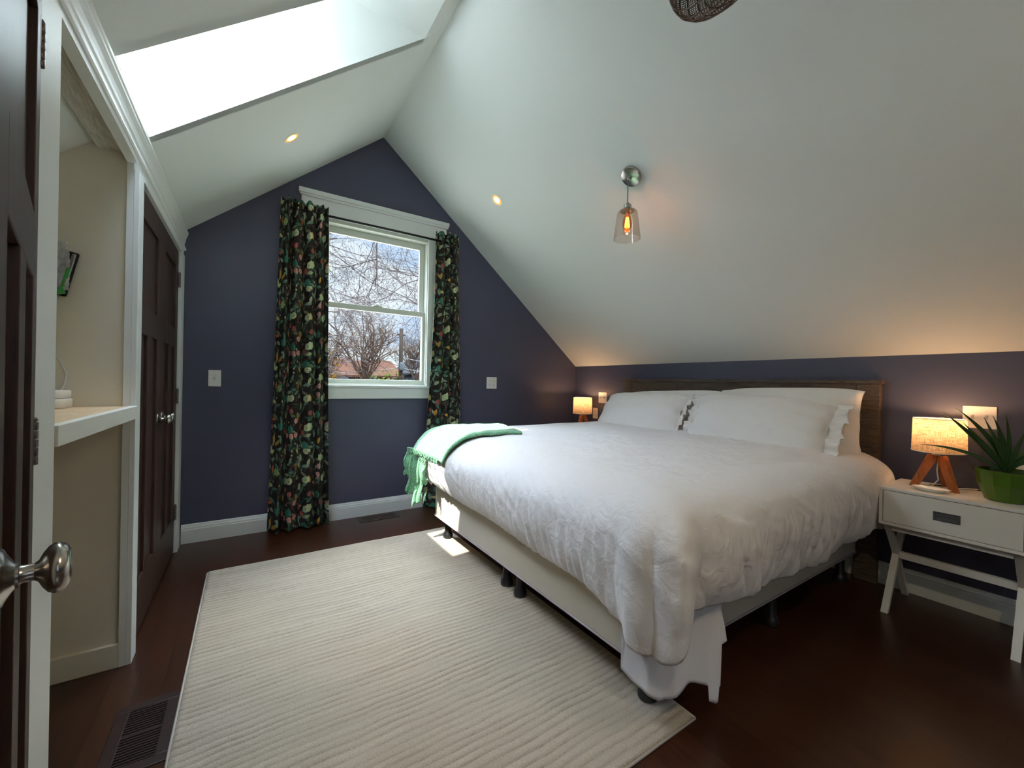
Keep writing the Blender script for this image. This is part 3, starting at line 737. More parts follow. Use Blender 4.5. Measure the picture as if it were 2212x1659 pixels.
# ------------------------------------------------------------------ pillows
def pillow(label, cx, cy_, cz, W, H, TH, tilt, yaw=0, roll=0, seed=0, flange=None, sag=0.0, wr=.008):
    """local x = width, local y = height, local z = thickness"""
    nu, nv = 72, 48
    V = np.zeros((nu, nv * 2, 3))
    for i in range(nu):
        u = -1 + 2 * i / (nu - 1)
        for j in range(nv * 2):
            ang_ = j / (nv * 2) * 2 * PI
            v = math.cos(ang_); side = math.sin(ang_)
            c = max(0, 1 - abs(u) ** 3.2) ** .55
            b = abs(side) ** .75 * (1 if side >= 0 else -1) 
            hh = H / 2 * (1 - .10 * abs(u) ** 5)
            ww = W / 2 * (1 - .05 * (1 - v ** 4))
            x = u * ww; y = v * hh
            th = TH / 2 * c * b
            w1 = wr * (nz(x * 6 + seed, y * 7, seed) + .5 * nz(x * 15, y * 13 + seed, 2)) * min(1, abs(side) * 1.5)
            edge = ss(.55, 1, abs(u)) 
            w1 += wr * 1.3 * edge * math.sin(y * 46 + 3 * nz(x * 3, y * 3, seed)) * abs(side) * .6
            # star wrinkles from the corners
            if sag: y -= sag * (1 - abs(u) ** 2) * (v + 1) * .25
            V[i, j] = (x, y, th + (w1 if side >= 0 else -w1))
    root = grid_mesh('pillow', np.concatenate([V, V[:, :1]], 1), nu, nv * 2 + 1, M_PILLOW)
    M_ = Matrix.Translation((cx, cy_, cz)) @ Matrix.Rotation(yaw, 4, 'Z') @ Matrix((( 0, 0, -1, 0), (-1, 0, 0, 0), (0, 1, 0, 0), (0, 0, 0, 1))) @ Matrix.Rotation(roll, 4, 'Z') @ Matrix.Rotation(-tilt, 4, 'X')
    root.matrix_world = M_
    tag(root, label, 'pillow', 'white pillows against the headboard')
    if flange:
        for (sgn, ln, amp) in flange:
            nn, mm = 60, 10; F_ = np.zeros((nn, mm, 3))
            for i in range(nn):
                v = -1 + 2 * i / (nn - 1)
                for j in range(mm):
                    t = j / (mm - 1)
                    x = sgn * (W / 2 * (1 - .05 * (1 - v ** 4)) - .012 + ln * t * (1 + .25 * nz(v * 4, seed, 5)))
                    y = v * H / 2 * (.97 + .06 * t)
                    z = amp * t * (math.sin(v * 13 + seed) + .6 * math.sin(v * 29)) + .012 * t * t * sgn
                    F_[i, j] = (x, y, z)
            grid_mesh('pillowcase_flange', F_, nn, mm, M_PILLOW, root, thick=.002)
    return root
# local frame: x -> -Y, y -> +Z, z -> -X
pillow('rear white pillow at the right end of the headboard', 2.985, 1.245, .948, .80, .42, .17, .12, 0, .02, 1, None, 0, .010)
pillow('rear white pillow on the left, mostly hidden behind the front left pillow', 2.968, 2.13, .925, .93, .38, .14, .12, 0, .045, 4, [(1, .22, .004)], 0, .006)
pillow('front white pillow on the right with creased open case end', 2.775, 1.36, .905, .86, .42, .26, .60, .03, -.03, 11, [(1, .085, .018), (-1, .075, .016)], .0, .016)
pillow('front plump white pillow on the left nearest the window wall', 2.775, 2.285, .905, .84, .40, .26, .60, -.02, .02, 21, [(1, .05, .012)], .0, .012)

# ------------------------------------------------------------------ green throw over the far foot corner
def drape(a, b, lift):
    xe, ye, r = 1.235, 2.70, .235
    tz = TOP + .012 + lift
    x, y, z = a, b, tz
    if a < xe:
        d = xe - a; th = min(d / r, PI / 2); x = xe - (r + lift) * math.sin(th); z -= (r) * (1 - math.cos(th)) + max(0, d - r * PI / 2)
    if b > ye:
        d = b - ye; th = min(d / r, PI / 2); y = ye + (r + lift) * math.sin(th); z -= r * (1 - math.cos(th)) + max(0, d - r * PI / 2)
    return x, y, z
tr = thing('throw_blanket', 'green knitted throw blanket folded over the far foot corner of the bed', 'blanket', (1.3, 2.6, .8))
tr_inv = Matrix.Translation((-1.3, -2.6, -.8))
def throw_layer(a_end, y0, y1, a0, lift, wave, seed, name='blanket_layer', skew=0.0, y1_end=None):
    nu, nv = 110, 70; V = np.zeros((nu, nv, 3))
    for i in range(nu):
        q = i / (nu - 1); 
        for j in range(nv):
            p = j / (nv - 1)
            yb = lerp(y0, y1, p)
            # narrower and slanted towards the inner end
            yb += lerp(0, -.10, q) * (1 - p) * 1.0
            a = lerp(a0, a_end + skew * p, q)
            x, y, z = drape(a, yb, lift + .010 * nz(a * 5, yb * 6, seed) + .004 * nz(a * 16, yb * 16, seed))
            hang = ss(.75, .45, z)
            edge = min(p, 1 - p); rnd = -.012 * (1 - min(edge / .03, 1)) ** 2
            y += hang * wave * math.sin(yb * 34 + seed) ; x += hang * wave * .7 * math.sin(yb * 26 + 1)
            V[i, j] = (x, y, z + rnd)
    o = grid_mesh(name, V, nu, nv, M_THROW, tr, thick=.012); o.matrix_parent_inverse = tr_inv; return o
throw_layer(1.50, 2.27, 2.79, .93, .030, .012, 3, skew=.17)
throw_layer(1.46, 2.31, 2.88, .97, .012, .012, 8, skew=.17)
# the part hanging over the far side with loose ruffles and a fringe
ruf = []
for (x0, y0, z0, ln, wd, ph) in ((1.02, 2.93, .60, .22, .07, 0), (1.01, 2.82, .585, .30, .08, 1.4), (1.015, 2.70, .57, .33, .07, 2.6), (1.08, 2.985, .62, .22, .08, 4.0), (1.015, 2.62, .57, .17, .05, 5.1)):
    nu, nv = 26, 34; V = np.zeros((nu, nv, 3))
    for i in range(nu):
        for j in range(nv):
            q, t = i / (nu - 1), j / (nv - 1)
            a = q * PI * 1.5 + ph; r = .013 + .016 * t
            V[i, j] = (x0 + r * math.sin(a) - .02 * t + .008 * math.sin(t * 9 + ph), y0 + (q - .5) * wd * (1 - .45 * t) + .008 * math.sin(a * 2) + .01 * math.sin(t * 7 + ph), z0 + .05 - ln * t * (1 - .25 * abs(q - .4)) + .008 * math.sin(q * 20 + ph) * t)
    o = grid_mesh('ruffle', V, nu, nv, M_THROW, tr, thick=.008); o.matrix_parent_inverse = tr_inv
bm = B()
for k in range(46):
    yy = 2.30 + k * .0115 + random.uniform(-.003, .003); x, y, z = drape(.935, yy, .036)
    pts = [(x - .004, y, z + .008)]; 
    for q in range(3): pts.append((x - .008 + random.uniform(-.006, .004), y + random.uniform(-.008, .008), z - .010 - .010 * q))
    tube(bm, pts, .0022, 5)
for k in range(30):
    xx, yy = random.uniform(.985, 1.04), random.uniform(2.62, 2.97); z = .36 + random.uniform(-.03, .06)
    if yy > 2.88: z += .06
    tube(bm, [(xx, yy, z + .03), (xx + random.uniform(-.006, .006), yy + random.uniform(-.006, .006), z), (xx + random.uniform(-.01, .01), yy + random.uniform(-.01, .01), z - .03)], .0022, 5)
o = new_obj('fringe', bm, M_THROW, tr); o.matrix_parent_inverse = tr_inv; o['kind'] = 'stuff'

# ================================================================== THE RUG
RX0, RX1, RY0, RY1 = -.187, 1.312, .812, 2.935
nu, nv = 150, 700
V = np.zeros((nu, nv, 3)); A = np.zeros((nu, nv))
bands = []
yy = 0.0
while yy < 2.3:
    wdt = random.uniform(.024, .035); bands.append((yy, wdt, random.random(), random.uniform(0, 30))); yy += wdt
edges = np.array([b[0] for b in bands])
for j in range(nv):
    y = lerp(RY0, RY1, j / (nv - 1))
    for i in range(nu):
        x = lerp(RX0, RX1, i / (nu - 1))
        yw = y - RY0 + .012 * nz(x * 3.3, y * 2.5, 1) + .005 * nz(x * 11, y * 8, 4)
        k = int(np.searchsorted(edges, max(yw, 0), 'right')) - 1
        y0_, wd_, rn, of = bands[k]; f = (yw - y0_) / wd_
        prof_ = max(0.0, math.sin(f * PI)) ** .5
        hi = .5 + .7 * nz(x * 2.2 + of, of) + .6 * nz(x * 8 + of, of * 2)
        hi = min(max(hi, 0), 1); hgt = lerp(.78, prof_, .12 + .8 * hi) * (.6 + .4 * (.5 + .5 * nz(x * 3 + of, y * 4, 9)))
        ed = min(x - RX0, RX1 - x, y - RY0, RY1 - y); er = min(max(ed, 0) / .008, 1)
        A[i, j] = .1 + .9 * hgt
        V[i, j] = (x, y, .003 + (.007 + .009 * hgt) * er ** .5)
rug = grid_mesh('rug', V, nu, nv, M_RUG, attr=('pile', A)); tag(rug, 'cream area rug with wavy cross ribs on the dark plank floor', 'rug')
bm = B(); pts = [(RX0, RY0, .004), (RX1, RY0, .004), (RX1, RY1, .004), (RX0, RY1, .004), (RX0, RY0, .004)]
for a, b in zip(pts, pts[1:]): tube(bm, [a, b], .0042, 8)
new_obj('rug_binding', bm, mat('rug_binding_tan', '#b5aca0', .9), rug)

# ================================================================== CURTAINS
def curtain(label, z0, z1, edge0, edge1, folds, amp, seed, flat, yc, hem_amp=.0):
    """edge0/edge1: functions of t (0 bottom, 1 top) giving the x of the two edges"""
    nu, nv = 300, 150; V = np.zeros((nu, nv, 3)); UV = np.zeros((nu, nv, 2))
    for i in range(nu):
        q = i / (nu - 1)
        for j in range(nv):
            t = j / (nv - 1); z = lerp(z0, z1, t)
            qq = q + .030 * math.sin(q * 9 + seed) * math.sin(q * PI)
            x = lerp(edge0(t), edge1(t), qq)
            ph = q * folds * 2 * PI + .9 * math.sin(q * 5 + seed) + .5 * nz(q * 3, t * 1.6, seed)
            a = amp * (.75 + .35 * (1 - t)) * (.7 + .6 * abs(nz(q * 4, seed, t * .8)) * 1.6)
            y = yc + a * math.sin(ph) + .3 * a * math.sin(ph * 2.1 + 1)
            x += .35 * a * math.cos(ph) * math.sin(q * PI)
            tp = ss(.93, 1, t)
            y += tp * .008 * math.sin(q * 70 + seed) ; y = min(y, D - .026 if t < .9 else D - .05)
            if t > .985: z += .010 * math.sin(q * 43 + seed)
            pinch = math.exp(-((t - .972) / .012) ** 2); y = lerp(y, yc + (y - yc) * .55, pinch)
            z += hem_amp * (1 - t) ** 20 * math.sin(q * 3)
            V[i, j] = (x, y, z); UV[i, j] = (q * flat + seed * .17, z)
    o = grid_mesh('curtain', V, nu, nv, M_CURT, uv=UV)
    md = o.modifiers.new('thick', 'SOLIDIFY'); md.thickness = .0015; md.offset = 0
    return tag(o, label, 'curtain', 'botanical print curtains')
YC = D - .092
curtain('dark botanical print curtain at the left side of the window', .012, 2.50, lambda t: lerp(.125, .178, t ** .8), lambda t: lerp(.545, .500, t ** .7), 4.6, .034, 1.3, .86, YC - .005)
curtain('narrow dark botanical print curtain at the right side of the window', .012, 2.515, lambda t: lerp(1.315, 1.392, ss(0, .85, t)), lambda t: lerp(1.715, 1.632, t), 3.2, .032, 4.1, .62, YC)
rod = thing('curtain_rod', 'thin black curtain rod across the top of the window', 'curtain rod', (.92, YC, 2.435))
bm = B(); tube(bm, [(-.70, 0, 0), (.69, 0, 0)], .0095, 14)
new_obj('pole', bm, M_BLACK, rod)
for x in (-.66, .65):
    bm = B(); tube(bm, [(x, 0, 0), (x, .0, 0), (x, .085, 0)], .007, 10); box(bm, x - .012, x + .012, .084, .092, -.03, .03, .002); new_obj('bracket', bm, M_BLACK, rod)

# ================================================================== WALL PLATES
def plate(label, loc, axis, w, h, toggles, cat='light switch', outlet=False, group=None):
    """built facing -Y in local space; axis 'y' on the window wall, 'x' on the headboard wall"""
    t = thing('outlet' if outlet else 'light_switch', label, cat, loc, 0 if axis == 'y' else -PI / 2, group)
    bm = B(); box(bm, -w / 2, w / 2, -.005, 0, -h / 2, h / 2, .0018); new_obj('face_plate', bm, M_WPLAS, t)
    for (x, kind) in toggles:
        bm = B()
        if kind == 'toggle':
            box(bm, x - .0055, x + .0055, -.0062, -.0045, -.012, .012, .0004); box(bm, x - .0035, x + .0035, -.017, -.005, .0005, .009, .001)
            nm = 'toggle'; box(bm, x - .0018, x + .0018, -.0060, -.0045, .028, .0316); box(bm, x - .0018, x + .0018, -.0060, -.0045, -.0316, -.028)
            new_obj(nm, bm, mat('toggle_grey', '#c9c6bf', .4), t)
        else:
            box(bm, x - .017, x + .017, -.0065, -.0045, .006, .034, .003); box(bm, x - .017, x + .017, -.0065, -.0045, -.034, -.006, .003)
            for zc in (.02, -.02):
                box(bm, x - .0075, x - .0055, -.0068, -.006, zc - .003, zc + .006, 0, None, 1); box(bm, x + .0055, x + .0075, -.0068, -.006, zc - .003, zc + .005, 0, None, 1); box(bm, x - .002, x + .002, -.0068, -.006, zc - .0095, zc - .0055, 0, None, 1)
            box(bm, x - .017, x + .017, -.0063, -.0045, -.03, .03)
            new_obj('socket', bm, [M_WPLAS, M_DARK], t)
    return t
plate('white single switch plate on the window wall, left of the curtains', (-.205, D, 1.143), 'y', .073, .115, [(0, 'toggle')])
plate('white double outlet plate on the window wall, right of the curtains', (2.065, D, 1.150), 'y', .118, .118, [(-.024, 'o'), (.024, 'o')], 'wall outlet', True)
plate('white two-switch plate on the headboard wall above the small far lamp', (R, 3.110, 1.015), 'x', .118, .115, [(-.024, 'toggle'), (.024, 'toggle')])
plate('white two-switch plate on the wall behind the potted plant', (R, .434, 1.022), 'x', .118, .115, [(-.024, 'toggle'), (.024, 'toggle')])
plate('white outlet plate low behind the far lamp', (R, 3.215, .84), 'x', .073, .115, [(0, 'o')], 'wall outlet', True)
plate('white outlet plate on the wall behind the green plant pot', (R, .275, .775), 'x', .118, .075, [(0, 'o')], 'wall outlet', True)

# ================================================================== FLOOR VENTS
def vent(label, x0, x1, y0, y1, fx, fy, along):
    t = thing('floor_vent', label, 'floor vent', ((x0 + x1) / 2, (y0 + y1) / 2, 0))
    cx, cyy = (x0 + x1) / 2, (y0 + y1) / 2; W2, H2 = (x1 - x0) / 2, (y1 - y0) / 2
    M_V = wood('vent_wood', '#22130d', '#392119', (3, 3, 3), .4)
    bm = B()
    box(bm, -W2 - fx, W2 + fx, -H2 - fy, -H2, 0, .004, .001); box(bm, -W2 - fx, W2 + fx, H2, H2 + fy, 0, .004, .001)
    box(bm, -W2 - fx, -W2, -H2, H2, 0, .004, .001); box(bm, W2, W2 + fx, -H2, H2, 0, .004, .001)
    if along == 'x': box(bm, -W2, W2, -.007, .007, 0, .0038)
    else: box(bm, -.007, .007, -H2, H2, 0, .0038)
    new_obj('vent_frame', bm, M_V, t)
    bm = B(); box(bm, -W2, W2, -H2, H2, .0002, .0008); new_obj('backing', bm, M_DARK, t)
    n = 22
    bm = B()
    for k in range(n):
        if along == 'x':
            y = -H2 + (k + .5) * 2 * H2 / n; box(bm, -W2, W2, y - H2 / n * .52, y + H2 / n * .52, .001, .0036)
        else:
            x = -W2 + (k + .5) * 2 * W2 / n; box(bm, x - W2 / n * .52, x + W2 / n * .52, -H2, H2, .001, .0036)
    new_obj('grille', bm, M_V, t)
vent('wooden floor vent in the planks beside the open niche', -.322, -.222, 1.60, 1.855, .035, .035, 'x')
vent('wooden floor vent below the window', .80, 1.06, 3.40, 3.485, .03, .025, 'y')

# ================================================================== NIGHTSTANDS
def nightstand(label, loc):
    """front faces -X; local origin on the floor at the centre of the footprint; width runs along Y"""
    t = thing('nightstand', label, 'nightstand', loc, 0, 'white nightstands beside the bed')
    w, d = .245, .18
    M_NS = mat('white_lacquer', '#d9d6cf', .35)
    bm = B()
    box(bm, -d, d, -w, w, .634, .650, .002); box(bm, -d, d, -w, w, .455, .470, .002)
    box(bm, -d, d, -w, -w + .014, .470, .634); box(bm, -d, d, w - .014, w, .470, .634); box(bm, d - .012, d, -w + .014, w - .014, .470, .634)
    new_obj('cabinet', bm, M_NS, t)
    bm = B(); box(bm, -d + .001, -d + .019, -w + .0165, w - .0165, .4725, .6315, .0008); dr = new_obj('drawer', bm, M_NS, t)
    bm = B(); hy, hz = .0, .553
    for (a, b, c, e) in ((-.045, .045, .0155, .021), (-.045, .045, -.021, -.0155), (-.045, -.0385, -.0155, .0155), (.0385, .045, -.0155, .0155)):
        box(bm, -d - .003, -d + .001, a + hy, b + hy, hz + c, hz + e, .0006)
    box(bm, -d + .0003, -d + .0012, -.039, .039, hz - .016, hz + .016); box(bm, -d - .0016, -d + .0012, -.032, .032, hz + .003, hz + .009, .0008); box(bm, -d - .0016, -d + .0012, -.032, .032, hz - .012, hz - .009, .0008)
    new_obj('recessed_pull', bm, mat('antique_pewter', '#6f7177', .38, .85), dr)
    for sy in (-1, 1):
        yc = sy * (w - .03)
        # kinked legs that meet at the stretcher height
        for sx_ in (-1, 1):
            for (xa, za, xb, zb) in ((sx_ * (d - .022), .455, sx_ * .012, .305), (sx_ * .012, .305, sx_ * (d - .02), 0)):
                pass
            bm = B(); hw = .016
            xk = .030
            top = [(sx_ * (d - .028) - hw, .4549), (sx_ * (d - .028) + hw, .4549)]
            mid = [(sx_ * xk - hw, .268), (sx_ * xk + hw, .268)]; bot = [(sx_ * (d - .012) - hw * 1.05, .0), (sx_ * (d - .012) + hw * 1.05, .0)]
            # seen from the side each pair of bars makes an X: bar runs top front to bottom back
            p = [(-sx_ * (d - .028) - hw, .4549), (-sx_ * (d - .028) + hw, .4549), (0 + hw, .268), (sx_ * (d - .004) + hw - (.004 if sx_ > 0 else 0), 0), (sx_ * (d - .004) - hw + (.004 if sx_ < 0 else 0), 0), (0 - hw, .268)]
            q = p
            off = .0165 * (1 if sx_ > 0 else -1) * .0
            y0_, y1_ = (yc - .014, yc + .014) if sx_ < 0 else (yc - .0135, yc + .0135)
            prism(bm, q, 'y', y0_, y1_)
            new_obj('leg', bm, M_NS, t)
    bm = B(); box(bm, -.014, .014, -w + .045, w - .045, .250, .284, .001); new_obj('stretcher', bm, M_NS, t)
    bm = B(); box(bm, -d + .03, -d + .05, -w + .045, w - .045, .425, .455, .001); new_obj('rail', bm, M_NS, t)
    return t
nsN = nightstand('white one-drawer nightstand with crossed legs on the near side of the bed', (2.965, .475, 0))
nsF = copy_tree(nsN); nsF.location = (2.965, 3.17, 0); nsF['label'] = 'white nightstand on the far side, hidden behind the bed under the small lamp'

# ================================================================== BEDSIDE LAMPS
def shade_mat():
    m = bpy.data.materials.new('linen_shade'); m.use_nodes = True; t = m.node_tree; t.nodes.clear()
    tc = t.nodes.new('ShaderNodeTexCoord')
    uvs = t.nodes.new('ShaderNodeUVMap'); uvs.uv_map = 'cloth'
    def th(sc_):
        mp = t.nodes.new('ShaderNodeMapping'); mp.inputs['Scale'].default_value = sc_
        n = t.nodes.new('ShaderNodeTexNoise'); n.inputs['Scale'].default_value = 1; n.inputs['Detail'].default_value = 4; n.inputs['Roughness'].default_value = .7
        t.links.new(uvs.outputs[0], mp.inputs[0]); t.links.new(mp.outputs[0], n.inputs['Vector']); return n.outputs[0]
    f = mth(t, 'MULTIPLY', mth(t, 'SUBTRACT', mth(t, 'ADD', th((22, 330, 1)), th((420, 26, 1))), .80), 2.4, clamp=True)
    c = mixc(t, f, rgb('#8a6a44'), rgb('#f1dfc0'))
    d = t.nodes.new('ShaderNodeBsdfDiffuse'); tl = t.nodes.new('ShaderNodeBsdfTranslucent'); mx = t.nodes.new('ShaderNodeMixShader'); mx.inputs[0].default_value = .42
    t.links.new(c, d.inputs[0]); t.links.new(c, tl.inputs[0]); t.links.new(d.outputs[0], mx.inputs[1]); t.links.new(tl.outputs[0], mx.inputs[2])
    o = t.nodes.new('ShaderNodeOutputMaterial'); t.links.new(mx.outputs[0], o.inputs[0]); return m
M_LSH = shade_mat()
LAMP_W = 1.2
def lamp(label, loc, rz):
    t = thing('table_lamp', label, 'lamp', loc, rz, 'small tripod bedside lamps')
    # three wooden legs joined at the top
    for k in range(3):
        a = math.radians(90 + 120 * k); bm = B()
        M_ = Matrix.Rotation(a, 4, 'Z')
        prism(bm, [(.006, .172), (.038, .172), (.046, .155), (.106, .0), (.074, .0), (.006, .150)], 'y', -.011, .011)
        bmesh.ops.transform(bm, matrix=M_, verts=bm.verts[:]); new_obj('leg', bm, M_LAMPW, t)
    bm = B(); lathe(bm, [(.030, .1722), (.030, .178), (.012, .180), (.012, .215), (.015, .217), (.015, .245), (.012, .247)], 24); new_obj('socket', bm, M_METAL, t, smooth=True, angle=35)
    # drum shade with a spider ring
    nu = 72; V = np.zeros((nu + 1, 12, 3)); UV = np.zeros((nu + 1, 12, 2)); z0, z1, r0, r1 = .190, .360, .102, .098
    for i in range(nu + 1):
        a = 2 * PI * i / nu
        for j in range(12):
            q = j / 11; r = lerp(r0, r1, q); V[i, j] = (r * math.cos(a), r * math.sin(a), lerp(z0, z1, q)); UV[i, j] = (a * .1, lerp(z0, z1, q))
    sh = grid_mesh('lamp_shade', V, nu + 1, 12, M_LSH, t, uv=UV)
    for (r, z) in ((r0, z0), (r1, z1)):
        bm = B(); tube(bm, [(r * math.cos(2 * PI * k / 48), r * math.sin(2 * PI * k / 48), z) for k in range(49)], .0018, 6, cap=False)
        if z == z0:
            for k in range(3):
                a = 2 * PI * k / 3; tube(bm, [(.013 * math.cos(a), .013 * math.sin(a), .217), (r0 * math.cos(a), r0 * math.sin(a), z0 + .002)], .0014, 5)
        new_obj('shade_ring', bm, M_WPLAS, sh)
    bm = B(); lathe(bm, [(.011, .247), (.014, .255), (.026, .278), (.029, .292), (.025, .308), (.013, .319), (0, .321)], 20); new_obj('bulb', bm, emis('warm_bulb', '#ffcf94', 2.0) if 'warm_bulb' not in bpy.data.materials else bpy.data.materials['warm_bulb'], t)
    bm = B(); tube(bm, [(0, 0, .172), (.004, .0, .14), (.0, .004, .09), (-.012, .0, .045), (-.005, .02, .012), (.03, .05, .004)], .003, 8); new_obj('cord', bm, mat('clear_cord', '#c9c3b6', .3), t)
    for (dz, e) in ((.335, LAMP_W),):
        ld = bpy.data.lights.new('bulb_glow', 'POINT'); ld.energy = e; ld.color = (1.0, .56, .27); ld.shadow_soft_size = .02
        lo_ = bpy.data.objects.new('bulb_glow', ld); COL.objects.link(lo_); lo_.parent = t; lo_.location = (0, 0, dz)
    return t
lampN = lamp('tripod bedside lamp with glowing linen shade beside the plant', (3.005, .546, .650), math.radians(20))
lampF = lamp('small tripod lamp with glowing linen shade in the far corner beyond the pillows', (3.02, 3.235, .650), math.radians(-15))
# white dish on the nightstand
bm = B(); lathe(bm, [(0, .003), (.028, .003), (.034, .006), (.050, .020), (.056, .026), (.0545, .027), (.046, .021), (.030, .009), (0, .007)], 40)
dish = new_obj('dish', bm, mat('white_ceramic', '#e9e5dd', .2), None, smooth=True, angle=40); dish.location = (2.905, .560, .648); dish.scale = (.75, 1.25, .8)
tag(dish, 'small white ceramic dish in front of the near lamp legs', 'dish')
dish.location = (2.87, .545, .6485)
# black and white cords running along the wall
bm = B(); tube(bm, [(3.03, .50, .655), (3.10, .46, .655), (3.13, .40, .656), (3.12, .30, .656), (3.11, .245, .656)], .0035, 8)
tag(new_obj('power_cord', bm, mat('white_cord', '#d5d0c6', .4)), 'white power cord running from the near lamp behind the pot', 'cord')
bm = B(); tube(bm, [(3.05, .585, .6545), (3.10, .52, .6545), (3.118, .43, .655), (3.105, .32, .655), (3.095, .25, .655)], .0035, 8)
tag(new_obj('power_cord', bm, M_BLACK), 'black power cord on the nightstand behind the lamp', 'cord')

# ================================================================== POTTED PLANT
pl = thing('potted_plant', 'spiky green houseplant in a faceted green pot on the near nightstand', 'potted plant', (2.955, .312, .650))
bm = B(); nf = 12; rings = []
for (r, z) in ((.062, 0), (.068, .003), (.094, .075), (.101, .130), (.101, .142), (.095, .142), (.093, .120)):
    rings.append([bm.verts.new((r * math.cos(2 * PI * k / nf + .2), r * math.sin(2 * PI * k / nf + .2), z)) for k in range(nf)])
for a, b in zip(rings, rings[1:]):
    for k in range(nf): bm.faces.new([a[k], a[(k + 1) % nf], b[(k + 1) % nf], b[k]])
bm.faces.new(rings[0][::-1])
new_obj('pot', bm, mat('green_glaze', '#4a6a1c', .25), pl)
bm = B(); lathe(bm, [(.092, .112), (.092, .124), (.05, .130), (0, .128)], 24)
soil = mat('soil', '#2c2118', .95); bump_noise(soil, 120, .8, .01); new_obj('soil', bm, soil, pl)
M_LEAF = mat('dark_green_leaf', '#2f4f27', .38); 
def leaf_strip(base, tip, bend, wd, roll=0.0, label='leaf', n=22):
    base, tip, bend = Vector(base), Vector(tip), Vector(bend); bm = B(); prev = None
    for k in range(n + 1):
        t = k / n; p = base * (1 - t) ** 2 + bend * 2 * t * (1 - t) + tip * t * t
        tg = ((bend - base) * 2 * (1 - t) + (tip - bend) * 2 * t).normalized()
        sd_ = tg.cross(Vector((math.cos(roll), math.sin(roll), .15))).normalized(); up = sd_.cross(tg)
        wv = wd * (math.sin(PI * min(1, (t * .82 + .12))) ** .8) * (1 - t ** 5)
        row = [bm.verts.new(p - sd_ * wv + up * wv * .35), bm.verts.new(p - sd_ * wv * .5 + up * wv * .1), bm.verts.new(p), bm.verts.new(p + sd_ * wv * .5 + up * wv * .1), bm.verts.new(p + sd_ * wv + up * wv * .35)]
        if prev:
            for q in range(4):
                f = bm.faces.new([prev[q], prev[q + 1], row[q + 1], row[q]]); f.smooth = True
        prev = row
    o = new_obj(label, bm, M_LEAF, pl); md = o.modifiers.new('thick', 'SOLIDIFY'); md.thickness = .0016
    return o
b0 = (0, 0, .125)
def wl(x, y, z): return (x - 2.955, y - .312, z - .650)
for (tip, bend, wd) in (
    (wl(2.86, .506, 1.052), wl(2.93, .38, .91), .0125), (wl(2.86, .463, 1.073), wl(2.94, .335, .93), .0125), (wl(2.86, .585, .882), wl(2.92, .42, .89), .009),
    (wl(2.86, .442, 1.008), wl(2.93, .35, .87), .012), (wl(2.86, .348, 1.046), wl(2.95, .315, .92), .011), (wl(2.86, .364, 1.008), wl(2.94, .325, .88), .012),
    (wl(2.90, .315, 1.052), wl(2.95, .300, .92), .010), (wl(2.93, .345, .98), wl(2.95, .322, .88), .012), (wl(2.95, .12, .96), wl(2.95, .27, .88), .012),
    (wl(2.88, .13, .87), wl(2.93, .26, .93), .011), (wl(3.06, .17, 1.0), wl(2.98, .28, .90), .012), (wl(2.86, .18, .84), wl(2.92, .28, .87), .009), (wl(2.97, .11, .80), wl(2.96, .23, .82), .008),
    (wl(2.84, .40, .93), wl(2.91, .34, .86), .010), (wl(3.05, .40, 1.03), wl(2.98, .34, .90), .012), (wl(2.86, .25, 1.0), wl(2.93, .29, .88), .011)):
    leaf_strip(b0, tip, bend, wd * .8, roll=PI + random.uniform(-.35, .35))

# ================================================================== PENDANT SCONCE ON THE SLOPE
pc = Vector((1.925, 1.672, zr(1.925)))
nr = Vector((-TR, 0, -1)).normalized()                  # into the room
pend = thing('pendant_light', 'small nickel pendant lamp with clear glass shade hanging from the sloped ceiling', 'pendant lamp', pc)
q4 = nr.to_track_quat('Z', 'Y').to_matrix().to_4x4()
bm = B(); lathe(bm, [(.060, 0), (.0625, .002), (.0625, .016), (.059, .022), (.050, .0245), (.012, .0265), (.010, .040), (.004, .043)], 48, q4); new_obj('canopy', bm, M_METAL, pend, smooth=True, angle=30)
ct = nr * .042
px_, py_ = ct.x, ct.y
zt = -.075 - .10
bm = B(); tube(bm, [ct * .9, ct + Vector((-.006, 0, -.006)), ct + Vector((-.006, 0, -.02)), (px_ - .006, py_, -.11), (px_ - .006, py_, -.172)], .0028, 8); new_obj('cord', bm, mat('grey_cord', '#5b6068', .5), pend)
ox, oy, oz = px_ - .006, py_, -.172
T_ = Matrix.Translation((ox, oy, oz))
KX = lambda pr, k: [(a * k, b) for a, b in pr]
bm = B(); lathe(bm, KX([(.0, 0), (.005, 0), (.006, -.012), (.017, -.014), (.019, -.018), (.019, -.036), (.023, -.038), (.026, -.044), (.033, -.050), (.034, -.056), (.030, -.056), (.010, -.050), (.010, -.070), (0, -.070)], 1.22)[::-1], 36, T_); new_obj('socket_cap', bm, M_METAL, pend, smooth=True, angle=30)
bm = B()
outer = [(.030, -.050), (.044, -.053), (.050, -.060), (.0525, -.075), (.0685, -.222)]
inner = [(.0665, -.222), (.0505, -.076), (.0485, -.062), (.043, -.0555), (.030, -.0525)]
lathe(bm, KX(outer + inner, 1.17)[::-1], 48, T_, cap=False); new_obj('glass_shade', bm, M_SHADEGLASS, pend, smooth=True, angle=60)
bm = B(); lathe(bm, KX([(.011, -.066), (.0125, -.078), (.019, -.100), (.0235, -.122), (.0215, -.145), (.012, -.165), (.004, -.172), (.002, -.180), (0, -.181)], 1.25)[::-1], 28, T_, cap=False); bulb = new_obj('filament_bulb', bm, M_BULBGLASS, pend, smooth=True)
bm = B()
for k in range(8):
    a = 2 * PI * k / 8; r = .0105
    tube(bm, [(ox + r * .6 * math.cos(a), oy + r * .6 * math.sin(a), oz - .092), (ox + r * 1.3 * math.cos(a), oy + r * 1.3 * math.sin(a), oz - .150)], .0020, 6)
